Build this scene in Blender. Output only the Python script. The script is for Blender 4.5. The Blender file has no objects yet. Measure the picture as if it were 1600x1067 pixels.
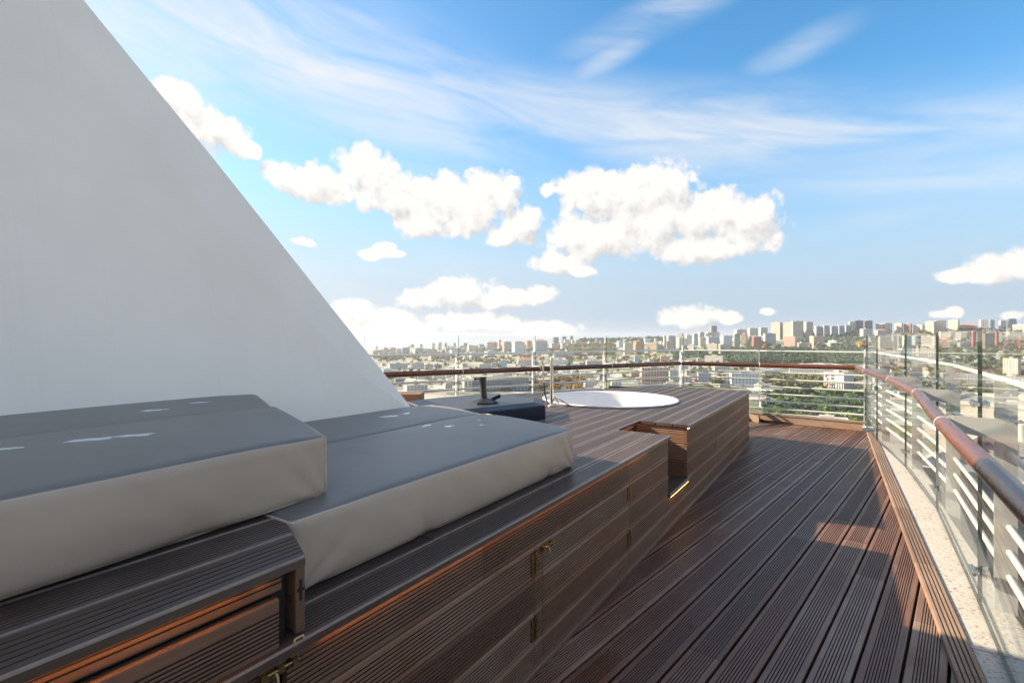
import bpy, bmesh, math, random
import numpy as np
from mathutils import Vector, Matrix, noise
rnd = random.Random(7)
sc = bpy.context.scene
COL = sc.collection
R = math.radians
# ------------------------------------------------------------------ camera
EYE = 1.45; FPX = 785.0; HY = 529.0
cam_d = bpy.data.cameras.new('camera'); cam = bpy.data.objects.new('camera', cam_d); COL.objects.link(cam)
cam.location = (0, 0, EYE); cam.rotation_euler = (R(90), 0, 0)
cam_d.sensor_width = 36; cam_d.lens = 36 * FPX / 1600
cam_d.shift_y = (HY - 533.5) / 1600 * 1.0
cam_d.clip_start = 0.05; cam_d.clip_end = 30000
sc.camera = cam
# ------------------------------------------------------------------ sun + sky
SUN_AZ = R(-18.0)                       # travel direction of the light in plan (from the left, a little towards us)
TX, TY = math.cos(SUN_AZ), math.sin(SUN_AZ)
SUN_EL = math.atan(1 / 1.97)
sun_d = bpy.data.lights.new('sun', 'SUN'); sun = bpy.data.objects.new('sun', sun_d); COL.objects.link(sun)
sun_d.energy = 4.5; sun_d.angle = R(0.53); sun_d.color = (1.0, 0.91, 0.79)
tdir = Vector((TX * math.cos(SUN_EL), TY * math.cos(SUN_EL), -math.sin(SUN_EL)))
sun.rotation_euler = tdir.to_track_quat('-Z', 'Y').to_euler()
sun.location = (-30, 9, 20)
sc.view_settings.view_transform = 'Standard'; sc.view_settings.look = 'None'
sc.view_settings.gamma = 1.0; sc.view_settings.use_curve_mapping = False
sc.view_settings.exposure = 1.72
try:
    sc.view_settings.use_white_balance = True; sc.view_settings.white_balance_temperature = 8600; sc.view_settings.white_balance_tint = 10
except Exception: pass
sc.cycles.use_denoising = True
sc.cycles.transparent_max_bounces = 24
sc.cycles.max_bounces = 8
sc.cycles.caustics_reflective = False; sc.cycles.caustics_refractive = False

def px2ang(px, py):
    a = math.atan((px - 800) / FPX)
    return a, math.atan((HY - py) * math.cos(a) / FPX)

def make_world():
    w = bpy.data.worlds.new('World'); sc.world = w; w.use_nodes = True
    nt = w.node_tree; N = nt.nodes; L = nt.links; N.clear()
    def mk(tree, t, **k):
        n = tree.nodes.new(t)
        for a, b in k.items(): setattr(n, a, b)
        return n
    # --- group: cumulus field as a function of (azimuth, elevation)
    g = bpy.data.node_groups.new('cumulus_field', 'ShaderNodeTree')
    g.interface.new_socket('P', in_out='INPUT', socket_type='NodeSocketVector')
    g.interface.new_socket('F', in_out='OUTPUT', socket_type='NodeSocketFloat')
    gi = mk(g, 'NodeGroupInput'); go = mk(g, 'NodeGroupOutput')
    lobes = [(285,158,36,26),(335,208,56,30),(300,190,45,32),(392,236,20,13),(268,140,26,16),
      (438,268,32,22),(495,288,62,32),(572,262,48,36),(610,305,72,32),(690,312,78,40),(660,352,45,22),(760,305,62,34),(715,340,66,30),(812,350,40,28),(785,372,24,14),(855,298,14,10),(797,288,12,12),
      (915,300,50,34),(970,305,62,42),(1035,290,52,40),(1000,345,135,46),(1105,340,90,46),(1168,345,58,40),(1100,385,112,26),(925,372,80,36),(866,412,42,18),(910,422,26,12),
      (650,468,38,17),(722,458,62,26),(790,466,66,18),(845,461,34,15),
      (600,502,84,22),(552,482,36,16),(740,502,86,17),(1078,494,50,21),(1140,497,20,10),(850,515,60,13),
      (1490,430,36,13),(1560,418,64,28),(1610,412,50,28),
      (582,398,22,9),(600,388,20,11),(618,397,16,6),(470,376,17,7),(484,381,12,6),(1200,487,13,6),(1470,491,20,6),(1490,488,16,8),(1580,493,18,8)]
    prev = None
    for (px, py, rx, ry) in lobes:
        a, e = px2ang(px, py); ca = math.cos(a)
        kk = 1.04 if rx > 30 else 1.15; sx = 1 / (kk * rx / FPX * ca * ca); sy = 1 / (kk * ry / FPX * ca)
        mm = mk(g, 'ShaderNodeVectorMath', operation='MULTIPLY_ADD')
        g.links.new(gi.outputs[0], mm.inputs[0]); mm.inputs[1].default_value = (sx, sy, 0); mm.inputs[2].default_value = (-a * sx, -e * sy, 0)
        ln = mk(g, 'ShaderNodeVectorMath', operation='LENGTH'); g.links.new(mm.outputs[0], ln.inputs[0])
        if prev is None: prev = ln.outputs['Value']
        else:
            mn = mk(g, 'ShaderNodeMath', operation='SMOOTH_MIN'); mn.inputs[2].default_value = 0.45
            g.links.new(prev, mn.inputs[0]); g.links.new(ln.outputs['Value'], mn.inputs[1]); prev = mn.outputs[0]
    sq = mk(g, 'ShaderNodeMath', operation='POWER'); g.links.new(prev, sq.inputs[0]); sq.inputs[1].default_value = 1.8
    sb = mk(g, 'ShaderNodeMath', operation='SUBTRACT'); sb.inputs[0].default_value = 1.05; g.links.new(sq.outputs[0], sb.inputs[1])
    n1 = mk(g, 'ShaderNodeTexNoise'); n1.noise_dimensions = '2D'; n1.inputs['Scale'].default_value = 30; n1.inputs['Detail'].default_value = 7; n1.inputs['Roughness'].default_value = 0.62
    g.links.new(gi.outputs[0], n1.inputs['Vector'])
    wp = mk(g, 'ShaderNodeVectorMath', operation='MULTIPLY_ADD'); g.links.new(n1.outputs['Color'], wp.inputs[0]); wp.inputs[1].default_value = (.030, .030, 0); g.links.new(gi.outputs[0], wp.inputs[2])
    acc = mk(g, 'ShaderNodeMath', operation='MULTIPLY_ADD'); g.links.new(n1.outputs[0], acc.inputs[0]); acc.inputs[1].default_value = 1.25; acc.inputs[2].default_value = -0.62
    acc = acc.outputs[0]
    for (vs_, am_) in ((24, .62), (58, .36), (150, .12)):
        vo = mk(g, 'ShaderNodeTexVoronoi', feature='F1', voronoi_dimensions='2D'); vo.inputs['Scale'].default_value = vs_; g.links.new(wp.outputs[0], vo.inputs['Vector'])
        vm_ = mk(g, 'ShaderNodeMath', operation='MULTIPLY_ADD'); g.links.new(vo.outputs['Distance'], vm_.inputs[0]); vm_.inputs[1].default_value = -am_ * 1.6; vm_.inputs[2].default_value = am_ * .62
        ac2 = mk(g, 'ShaderNodeMath', operation='ADD'); g.links.new(acc, ac2.inputs[0]); g.links.new(vm_.outputs[0], ac2.inputs[1]); acc = ac2.outputs[0]
    na = mk(g, 'ShaderNodeMath', operation='MULTIPLY'); g.links.new(acc, na.inputs[0]); na.inputs[1].default_value = .74
    ad = mk(g, 'ShaderNodeMath', operation='ADD'); g.links.new(sb.outputs[0], ad.inputs[0]); g.links.new(na.outputs[0], ad.inputs[1])
    # the same kind of broken cloud goes on round the rest of the sky
    ng = mk(g, 'ShaderNodeTexNoise'); ng.inputs['Scale'].default_value = 3.2; ng.inputs['Detail'].default_value = 2; g.links.new(gi.outputs[0], ng.inputs['Vector'])
    sg = mk(g, 'ShaderNodeSeparateXYZ'); g.links.new(gi.outputs[0], sg.inputs[0])
    ab = mk(g, 'ShaderNodeMath', operation='ABSOLUTE'); g.links.new(sg.outputs[0], ab.inputs[0])
    ma = mk(g, 'ShaderNodeMapRange', interpolation_type='SMOOTHSTEP'); g.links.new(ab.outputs[0], ma.inputs[0]); ma.inputs[1].default_value = R(46); ma.inputs[2].default_value = R(54)
    me_ = mk(g, 'ShaderNodeMapRange', interpolation_type='SMOOTHSTEP'); g.links.new(sg.outputs[1], me_.inputs[0]); me_.inputs[1].default_value = R(36); me_.inputs[2].default_value = R(44)
    mo = mk(g, 'ShaderNodeMath', operation='MAXIMUM'); g.links.new(ma.outputs[0], mo.inputs[0]); g.links.new(me_.outputs[0], mo.inputs[1])
    gg = mk(g, 'ShaderNodeMath', operation='MULTIPLY_ADD'); g.links.new(ng.outputs[0], gg.inputs[0]); gg.inputs[1].default_value = 7.0; gg.inputs[2].default_value = -3.4
    g2 = mk(g, 'ShaderNodeMath', operation='MULTIPLY_ADD'); g.links.new(na.outputs[0], g2.inputs[0]); g2.inputs[1].default_value = 1.0; g.links.new(gg.outputs[0], g2.inputs[2])
    g3 = mk(g, 'ShaderNodeMath', operation='SUBTRACT'); g.links.new(mo.outputs[0], g3.inputs[0]); g3.inputs[1].default_value = 1.0
    g4 = mk(g, 'ShaderNodeMath', operation='MULTIPLY_ADD'); g.links.new(g3.outputs[0], g4.inputs[0]); g4.inputs[1].default_value = 6.0; g.links.new(g2.outputs[0], g4.inputs[2])
    am = mk(g, 'ShaderNodeMath', operation='MAXIMUM'); g.links.new(ad.outputs[0], am.inputs[0]); g.links.new(g4.outputs[0], am.inputs[1])
    cl = mk(g, 'ShaderNodeMath', operation='MAXIMUM'); g.links.new(am.outputs[0], cl.inputs[0]); cl.inputs[1].default_value = -1.5
    g.links.new(cl.outputs[0], go.inputs[0])
    # --- world tree
    tc = mk(nt, 'ShaderNodeTexCoord'); sep = mk(nt, 'ShaderNodeSeparateXYZ'); L.new(tc.outputs['Generated'], sep.inputs[0])
    az = mk(nt, 'ShaderNodeMath', operation='ARCTAN2'); L.new(sep.outputs[0], az.inputs[0]); L.new(sep.outputs[1], az.inputs[1])
    el = mk(nt, 'ShaderNodeMath', operation='ARCSINE'); L.new(sep.outputs[2], el.inputs[0])
    P = mk(nt, 'ShaderNodeCombineXYZ'); L.new(az.outputs[0], P.inputs[0]); L.new(el.outputs[0], P.inputs[1])
    f1 = mk(nt, 'ShaderNodeGroup'); f1.node_tree = g; L.new(P.outputs[0], f1.inputs[0])
    off = mk(nt, 'ShaderNodeVectorMath', operation='ADD'); L.new(P.outputs[0], off.inputs[0]); off.inputs[1].default_value = (-0.014, 0.024, 0)
    f2 = mk(nt, 'ShaderNodeGroup'); f2.node_tree = g; L.new(off.outputs[0], f2.inputs[0])
    mask = mk(nt, 'ShaderNodeMapRange', interpolation_type='SMOOTHSTEP'); L.new(f1.outputs[0], mask.inputs[0])
    mask.inputs[1].default_value = -0.10; mask.inputs[2].default_value = 0.50
    dif = mk(nt, 'ShaderNodeMath', operation='SUBTRACT'); L.new(f1.outputs[0], dif.inputs[0]); L.new(f2.outputs[0], dif.inputs[1])
    shd = mk(nt, 'ShaderNodeMapRange'); L.new(dif.outputs[0], shd.inputs[0]); shd.inputs[1].default_value = -0.80; shd.inputs[2].default_value = 0.10
    ccol = mk(nt, 'ShaderNodeMix', data_type='RGBA'); L.new(shd.outputs[0], ccol.inputs[0])
    ccol.inputs[6].default_value = (1.88, 2.14, 2.68, 1); ccol.inputs[7].default_value = (2.75, 3.08, 3.72, 1)
    # cirrus: stretched streaks in a tilted frame
    rot = mk(nt, 'ShaderNodeMapping'); rot.inputs['Rotation'].default_value = (0, 0, R(11)); L.new(P.outputs[0], rot.inputs[0])
    st = mk(nt, 'ShaderNodeVectorMath', operation='MULTIPLY'); st.inputs[1].default_value = (2.2, 12, 1); L.new(rot.outputs[0], st.inputs[0])
    wn = mk(nt, 'ShaderNodeTexNoise'); wn.inputs['Scale'].default_value = 1.3; wn.inputs['Detail'].default_value = 8; wn.inputs['Roughness'].default_value = 0.6; wn.inputs['Distortion'].default_value = 0.9
    L.new(st.outputs[0], wn.inputs['Vector'])
    bands = []
    # (px,py centre, half-length, half-width, slope deg, weight) in the sky
    for (px, py, rx, ry, sl, wt) in [(520,110,420,100,-12,1.0),(1080,205,560,62,-10,1.1),(1500,268,260,30,-6,0.8),(260,40,240,90,-5,1.0),(1050,15,170,26,12,0.75),(960,85,110,20,25,0.6),(1245,78,75,20,12,0.55),(1600,190,60,22,0,0.8),(700,215,220,36,-12,0.55),(1360,345,120,16,8,0.22),(560,440,560,70,0,0.35)]:
        a, e = px2ang(px, py)
        mp = mk(nt, 'ShaderNodeMapping', vector_type='TEXTURE'); mp.inputs['Location'].default_value = (a, e, 0); mp.inputs['Rotation'].default_value = (0, 0, R(sl))
        mp.inputs['Scale'].default_value = (rx / FPX, ry / FPX, 1); L.new(P.outputs[0], mp.inputs[0])
        ln = mk(nt, 'ShaderNodeVectorMath', operation='LENGTH'); L.new(mp.outputs[0], ln.inputs[0])
        mr = mk(nt, 'ShaderNodeMapRange', interpolation_type='SMOOTHSTEP'); L.new(ln.outputs['Value'], mr.inputs[0])
        mr.inputs[1].default_value = 0; mr.inputs[2].default_value = 1.35; mr.inputs[3].default_value = wt; mr.inputs[4].default_value = 0
        bands.append(mr.outputs[0])
    cur = bands[0]
    for b in bands[1:]:
        m = mk(nt, 'ShaderNodeMath', operation='MAXIMUM'); L.new(cur, m.inputs[0]); L.new(b, m.inputs[1]); cur = m.outputs[0]
    wr = mk(nt, 'ShaderNodeMapRange', interpolation_type='SMOOTHSTEP'); L.new(wn.outputs[0], wr.inputs[0]); wr.inputs[1].default_value = 0.15; wr.inputs[2].default_value = 0.78
    ci = mk(nt, 'ShaderNodeMath', operation='MULTIPLY'); L.new(wr.outputs[0], ci.inputs[0]); L.new(cur, ci.inputs[1])
    veil = mk(nt, 'ShaderNodeMapRange'); L.new(az.outputs[0], veil.inputs[0]); veil.inputs[1].default_value = R(15); veil.inputs[2].default_value = R(-45); veil.inputs[3].default_value = 0; veil.inputs[4].default_value = 0.2
    ci2 = mk(nt, 'ShaderNodeMath', operation='ADD'); L.new(ci.outputs[0], ci2.inputs[0]); L.new(veil.outputs[0], ci2.inputs[1])
    ci3 = mk(nt, 'ShaderNodeMath', operation='MULTIPLY'); L.new(ci2.outputs[0], ci3.inputs[0]); ci3.inputs[1].default_value = 0.92
    # haze near the horizon
    hz = mk(nt, 'ShaderNodeMapRange', interpolation_type='SMOOTHSTEP'); L.new(el.outputs[0], hz.inputs[0]); hz.inputs[1].default_value = R(24); hz.inputs[2].default_value = R(2); hz.inputs[3].default_value = 0; hz.inputs[4].default_value = 0.95
    sky = mk(nt, 'ShaderNodeTexSky', sky_type='NISHITA'); sky.sun_disc = False; sky.sun_elevation = SUN_EL
    sky.sun_rotation = math.atan2(-TX, -TY) % (2 * math.pi)
    sky.air_density = 1.0; sky.dust_density = 0.3; sky.ozone_density = 3.0; sky.altitude = 100
    hs = mk(nt, 'ShaderNodeHueSaturation'); hs.inputs['Saturation'].default_value = 1.33; hs.inputs['Value'].default_value = 1.0; L.new(sky.outputs[0], hs.inputs['Color'])
    m0 = mk(nt, 'ShaderNodeMix', data_type='RGBA'); L.new(hz.outputs[0], m0.inputs[0]); L.new(hs.outputs[0], m0.inputs[6]); m0.inputs[7].default_value = (1.18, 1.80, 2.88, 1)
    m1 = mk(nt, 'ShaderNodeMix', data_type='RGBA'); L.new(ci3.outputs[0], m1.inputs[0]); L.new(m0.outputs[2], m1.inputs[6]); m1.inputs[7].default_value = (2.35, 2.8, 3.6, 1)
    m2 = mk(nt, 'ShaderNodeMix', data_type='RGBA'); L.new(mask.outputs[0], m2.inputs[0]); L.new(m1.outputs[2], m2.inputs[6]); L.new(ccol.outputs[2], m2.inputs[7])
    bg = mk(nt, 'ShaderNodeBackground'); bg.inputs['Strength'].default_value = 0.10; L.new(m2.outputs[2], bg.inputs['Color'])
    out = mk(nt, 'ShaderNodeOutputWorld'); L.new(bg.outputs[0], out.inputs[0])
make_world()

# ------------------------------------------------------------------ materials
MATS = {}
def newmat(name):
    m = bpy.data.materials.new(name); m.use_nodes = True
    MATS[name] = m
    return m, m.node_tree.nodes, m.node_tree.links, m.node_tree.nodes['Principled BSDF']
def simple(name, col, rough=0.6, metal=0.0, spec=0.5, var=0.0, scale=4.0, bump=0.0, bscale=40.0, coat=0.0):
    m, N, L, b = newmat(name)
    b.inputs['Base Color'].default_value = (*col, 1); b.inputs['Roughness'].default_value = rough
    b.inputs['Metallic'].default_value = metal; b.inputs['Specular IOR Level'].default_value = spec
    b.inputs['Coat Weight'].default_value = coat
    tc = N.new('ShaderNodeTexCoord')
    if var > 0:
        n = N.new('ShaderNodeTexNoise'); n.inputs['Scale'].default_value = scale; n.inputs['Detail'].default_value = 6; n.inputs['Roughness'].default_value = .65
        L.new(tc.outputs['Object'], n.inputs['Vector'])
        mr = N.new('ShaderNodeMapRange'); L.new(n.outputs[0], mr.inputs[0]); mr.inputs[1].default_value = .3; mr.inputs[2].default_value = .7; mr.inputs[3].default_value = 1 - var; mr.inputs[4].default_value = 1 + var
        v = N.new('ShaderNodeVectorMath'); v.operation = 'SCALE'; v.inputs[0].default_value = col; L.new(mr.outputs[0], v.inputs['Scale'])
        L.new(v.outputs[0], b.inputs['Base Color'])
    if bump > 0:
        n2 = N.new('ShaderNodeTexNoise'); n2.inputs['Scale'].default_value = bscale; n2.inputs['Detail'].default_value = 5; L.new(tc.outputs['Object'], n2.inputs['Vector'])
        bp = N.new('ShaderNodeBump'); bp.inputs['Strength'].default_value = bump; bp.inputs['Distance'].default_value = .01; L.new(n2.outputs[0], bp.inputs['Height']); L.new(bp.outputs[0], b.inputs['Normal'])
    return m

def wood(name, c1, c2, grey, rough=0.5, greyamt=0.5, spec=0.5):
    """oiled hardwood: grain along local X, each board its own tone, weathered grey film"""
    m, N, L, b = newmat(name)
    tc = N.new('ShaderNodeTexCoord'); oi = N.new('ShaderNodeObjectInfo')
    ad = N.new('ShaderNodeVectorMath'); ad.operation = 'MULTIPLY_ADD'
    L.new(tc.outputs['Object'], ad.inputs[0]); ad.inputs[1].default_value = (1.6, 30, 30)
    cb = N.new('ShaderNodeCombineXYZ'); sc_ = N.new('ShaderNodeMath'); sc_.operation = 'MULTIPLY'; sc_.inputs[1].default_value = 57.0
    L.new(oi.outputs['Random'], sc_.inputs[0]); L.new(sc_.outputs[0], cb.inputs[0]); L.new(sc_.outputs[0], cb.inputs[1]); L.new(cb.outputs[0], ad.inputs[2])
    n = N.new('ShaderNodeTexNoise'); n.inputs['Scale'].default_value = 1.6; n.inputs['Detail'].default_value = 8; n.inputs['Roughness'].default_value = .7; n.inputs['Distortion'].default_value = .6
    L.new(ad.outputs[0], n.inputs['Vector'])
    mx = N.new('ShaderNodeMix'); mx.data_type = 'RGBA'; mx.inputs[6].default_value = (*c1, 1); mx.inputs[7].default_value = (*c2, 1)
    mr = N.new('ShaderNodeMapRange'); L.new(n.outputs[0], mr.inputs[0]); mr.inputs[1].default_value = .3; mr.inputs[2].default_value = .7; L.new(mr.outputs[0], mx.inputs[0])
    # weather film
    n2 = N.new('ShaderNodeTexNoise'); n2.inputs['Scale'].default_value = 2.3; n2.inputs['Detail'].default_value = 7; n2.inputs['Roughness'].default_value = .6
    ad2 = N.new('ShaderNodeVectorMath'); ad2.operation = 'ADD'; L.new(tc.outputs['Object'], ad2.inputs[0]); L.new(cb.outputs[0], ad2.inputs[1]); L.new(ad2.outputs[0], n2.inputs['Vector'])
    mr2 = N.new('ShaderNodeMapRange'); L.new(n2.outputs[0], mr2.inputs[0]); mr2.inputs[1].default_value = .32; mr2.inputs[2].default_value = .68; mr2.inputs[3].default_value = 0; mr2.inputs[4].default_value = greyamt
    rn = N.new('ShaderNodeMapRange'); L.new(oi.outputs['Random'], rn.inputs[0]); rn.inputs[3].default_value = 0.25; rn.inputs[4].default_value = 1.3
    ml = N.new('ShaderNodeMath'); ml.operation = 'MULTIPLY'; ml.use_clamp = True; L.new(mr2.outputs[0], ml.inputs[0]); L.new(rn.outputs[0], ml.inputs[1])
    mx2 = N.new('ShaderNodeMix'); mx2.data_type = 'RGBA'; L.new(ml.outputs[0], mx2.inputs[0]); L.new(mx.outputs[2], mx2.inputs[6]); mx2.inputs[7].default_value = (*grey, 1)
    hv = N.new('ShaderNodeHueSaturation'); L.new(mx2.outputs[2], hv.inputs['Color'])
    rv = N.new('ShaderNodeMapRange'); 
    wn = N.new('ShaderNodeTexWhiteNoise'); wn.noise_dimensions = '1D'; L.new(oi.outputs['Random'], wn.inputs['W'])
    L.new(wn.outputs['Value'], rv.inputs[0]); rv.inputs[3].default_value = .68; rv.inputs[4].default_value = 1.30; L.new(rv.outputs[0], hv.inputs['Value'])
    L.new(hv.outputs[0], b.inputs['Base Color'])
    rr = N.new('ShaderNodeMapRange'); L.new(n2.outputs[0], rr.inputs[0]); rr.inputs[3].default_value = rough - .12; rr.inputs[4].default_value = rough + .16; L.new(rr.outputs[0], b.inputs['Roughness'])
    b.inputs['Specular IOR Level'].default_value = spec
    bp = N.new('ShaderNodeBump'); bp.inputs['Strength'].default_value = .25; bp.inputs['Distance'].default_value = .002; L.new(n.outputs[0], bp.inputs['Height']); L.new(bp.outputs[0], b.inputs['Normal'])
    return m
M_DECK = wood('deck_wood', (.078, .030, .019), (.160, .072, .047), (.190, .150, .128), .42, .8, .42)
M_BENCH = wood('bench_top_wood', (.036, .018, .014), (.082, .048, .038), (.125, .102, .092), .38, .6, .6)
M_FACE = wood('bench_face_wood', (.125, .048, .028), (.225, .110, .066), (.26, .20, .16), .48, .5, .35)
M_BORDER = wood('border_wood', (.115, .068, .050), (.200, .125, .092), (.25, .205, .175), .5, .6, .35)
M_RAILWOOD = wood('handrail_varnish', (.070, .017, .010), (.125, .036, .018), (.13, .06, .04), .26, .3, .55)
MATS['handrail_varnish'].node_tree.nodes['Principled BSDF'].inputs['Coat Weight'].default_value = .12
M_EDGE = simple('board_edge_glint', (.200, .145, .118), .30, spec=.8, var=.3, scale=12)  # sun glint along the board bevels, painted as a lighter colour
M_GROOVE = simple('groove_shade', (.046, .028, .021), .8, var=.3, scale=8)  # shade inside the grooves, painted as a darker colour for contrast
M_DARK = simple('dark_void', (.012, .010, .009), .8)
M_WHITE = simple('white_painted_steel', (.62, .63, .64), .3, var=.03)
M_POST = simple('shaded_white_steel', (.33, .34, .355), .35, var=.08)  # white post steel with its unlit look put into the colour
M_STEEL = simple('polished_steel', (.62, .60, .57), .18, 1.0)
M_BRASS = simple('aged_brass', (.32, .23, .12), .34, 1.0, var=.25, scale=60)
M_TUB = simple('white_acrylic', (.60, .61, .64), .2, coat=.3)
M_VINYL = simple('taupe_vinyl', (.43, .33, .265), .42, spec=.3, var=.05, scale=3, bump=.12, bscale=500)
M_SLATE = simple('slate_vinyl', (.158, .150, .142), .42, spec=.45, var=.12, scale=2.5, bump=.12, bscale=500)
M_PIPE = simple('vinyl_piping', (.56, .46, .39), .45)
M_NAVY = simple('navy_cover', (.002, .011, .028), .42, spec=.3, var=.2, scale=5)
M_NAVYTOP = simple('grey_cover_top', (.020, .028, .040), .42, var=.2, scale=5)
M_BLACK = simple('black_metal', (.02, .022, .025), .38, var=.2, scale=20)
M_RUBBER = simple('black_rubber', (.012, .012, .014), .6)
M_PUDDLE = simple('rain_water', (.42, .48, .54), .04, spec=1.0, coat=.8)

def wall_mat():
    m, N, L, b = newmat('pylon_render')
    tc = N.new('ShaderNodeTexCoord')
    dp = N.new('ShaderNodeVectorMath'); dp.operation = 'DOT_PRODUCT'; L.new(tc.outputs['Object'], dp.inputs[0]); dp.inputs[1].default_value = (.5534 * 11, .8329 * 11, 0)
    sz = N.new('ShaderNodeSeparateXYZ'); L.new(tc.outputs['Object'], sz.inputs[0]); z2 = N.new('ShaderNodeMath'); z2.operation = 'MULTIPLY'; z2.inputs[1].default_value = .30; L.new(sz.outputs[2], z2.inputs[0])
    mp = N.new('ShaderNodeCombineXYZ'); L.new(dp.outputs['Value'], mp.inputs[0]); L.new(z2.outputs[0], mp.inputs[2])
    n = N.new('ShaderNodeTexNoise'); n.inputs['Scale'].default_value = 2.2; n.inputs['Detail'].default_value = 7; n.inputs['Roughness'].default_value = .7; L.new(mp.outputs[0], n.inputs['Vector'])
    mr = N.new('ShaderNodeMapRange'); L.new(n.outputs[0], mr.inputs[0]); mr.inputs[1].default_value = .56; mr.inputs[2].default_value = .80; mr.inputs[3].default_value = 0; mr.inputs[4].default_value = .75
    mx = N.new('ShaderNodeMix'); mx.data_type = 'RGBA'; L.new(mr.outputs[0], mx.inputs[0]); mx.inputs[6].default_value = (.85, .77, .685, 1); mx.inputs[7].default_value = (.77, .70, .62, 1)
    n2 = N.new('ShaderNodeTexNoise'); n2.inputs['Scale'].default_value = 1.1; n2.inputs['Detail'].default_value = 8; n2.inputs['Roughness'].default_value = .6; L.new(tc.outputs['Object'], n2.inputs['Vector'])
    mr2 = N.new('ShaderNodeMapRange'); L.new(n2.outputs[0], mr2.inputs[0]); mr2.inputs[1].default_value = .3; mr2.inputs[2].default_value = .7; mr2.inputs[3].default_value = .95; mr2.inputs[4].default_value = 1.04
    vm = N.new('ShaderNodeVectorMath'); vm.operation = 'SCALE'; L.new(mx.outputs[2], vm.inputs[0]); L.new(mr2.outputs[0], vm.inputs['Scale']); L.new(vm.outputs[0], b.inputs['Base Color'])
    b.inputs['Roughness'].default_value = .7
    n3 = N.new('ShaderNodeTexNoise'); n3.inputs['Scale'].default_value = 14; n3.inputs['Detail'].default_value = 6; L.new(tc.outputs['Object'], n3.inputs['Vector'])
    bp = N.new('ShaderNodeBump'); bp.inputs['Strength'].default_value = .05; bp.inputs['Distance'].default_value = .01; L.new(n3.outputs[0], bp.inputs['Height']); L.new(bp.outputs[0], b.inputs['Normal'])
    return m
M_WALL = wall_mat()
def terrazzo_mat():
    m, N, L, b = newmat('white_terrazzo')
    tc = N.new('ShaderNodeTexCoord')
    v = N.new('ShaderNodeTexVoronoi'); v.inputs['Scale'].default_value = 95; L.new(tc.outputs['Object'], v.inputs['Vector'])
    cr = N.new('ShaderNodeValToRGB'); L.new(v.outputs['Color'], cr.inputs[0])
    e = cr.color_ramp.elements; e[0].position = .0; e[0].color = (.05, .04, .035, 1); e[1].position = .26; e[1].color = (.34, .325, .31, 1)
    x = cr.color_ramp.elements.new(.7); x.color = (.41, .395, .38, 1)
    n2 = N.new('ShaderNodeTexNoise'); n2.inputs['Scale'].default_value = 4; n2.inputs['Detail'].default_value = 6; L.new(tc.outputs['Object'], n2.inputs['Vector'])
    mr2 = N.new('ShaderNodeMapRange'); L.new(n2.outputs[0], mr2.inputs[0]); mr2.inputs[3].default_value = .78; mr2.inputs[4].default_value = 1.12
    vm = N.new('ShaderNodeVectorMath'); vm.operation = 'SCALE'; L.new(cr.outputs[0], vm.inputs[0]); L.new(mr2.outputs[0], vm.inputs['Scale'])
    L.new(vm.outputs[0], b.inputs['Base Color']); b.inputs['Roughness'].default_value = .55
    return m
M_TERR = terrazzo_mat()
def glass_mat():
    m, N, L, b = newmat('clear_glass'); N.remove(b)
    out = N['Material Output']
    tr = N.new('ShaderNodeBsdfTransparent'); tr.inputs[0].default_value = (.982, .995, .990, 1)
    gl = N.new('ShaderNodeBsdfGlossy'); gl.inputs['Roughness'].default_value = 0.0; gl.inputs[0].default_value = (.95, 1, 1, 1)
    lw = N.new('ShaderNodeLayerWeight'); lw.inputs[0].default_value = .5
    pw = N.new('ShaderNodeMath'); pw.operation = 'POWER'; pw.inputs[1].default_value = 5.0; L.new(lw.outputs['Facing'], pw.inputs[0])
    fr = N.new('ShaderNodeMath'); fr.operation = 'MULTIPLY_ADD'; fr.inputs[1].default_value = .42; fr.inputs[2].default_value = .035; L.new(pw.outputs[0], fr.inputs[0])
    mx = N.new('ShaderNodeMixShader'); L.new(fr.outputs[0], mx.inputs[0]); L.new(tr.outputs[0], mx.inputs[1]); L.new(gl.outputs[0], mx.inputs[2])
    df = N.new('ShaderNodeBsdfDiffuse'); df.inputs[0].default_value = (.7, .74, .74, 1)
    mx2 = N.new('ShaderNodeMixShader'); mx2.inputs[0].default_value = .004; L.new(mx.outputs[0], mx2.inputs[1]); L.new(df.outputs[0], mx2.inputs[2])
    L.new(mx2.outputs[0], out.inputs[0]); return m
M_GLASS = glass_mat()
M_GEDGE = simple('glass_edge_green', (.004, .028, .030), .2, spec=.3)
def emis(name, col, st):
    m, N, L, b = newmat(name); b.inputs['Base Color'].default_value = (.8, .7, .5, 1)
    b.inputs['Emission Color'].default_value = (*col, 1); b.inputs['Emission Strength'].default_value = st; return m
M_LED = emis('warm_led', (1.0, .40, .09), 9.0)
M_LEDHOT = emis('warm_led_bright', (1.0, .55, .22), 5.0)

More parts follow.
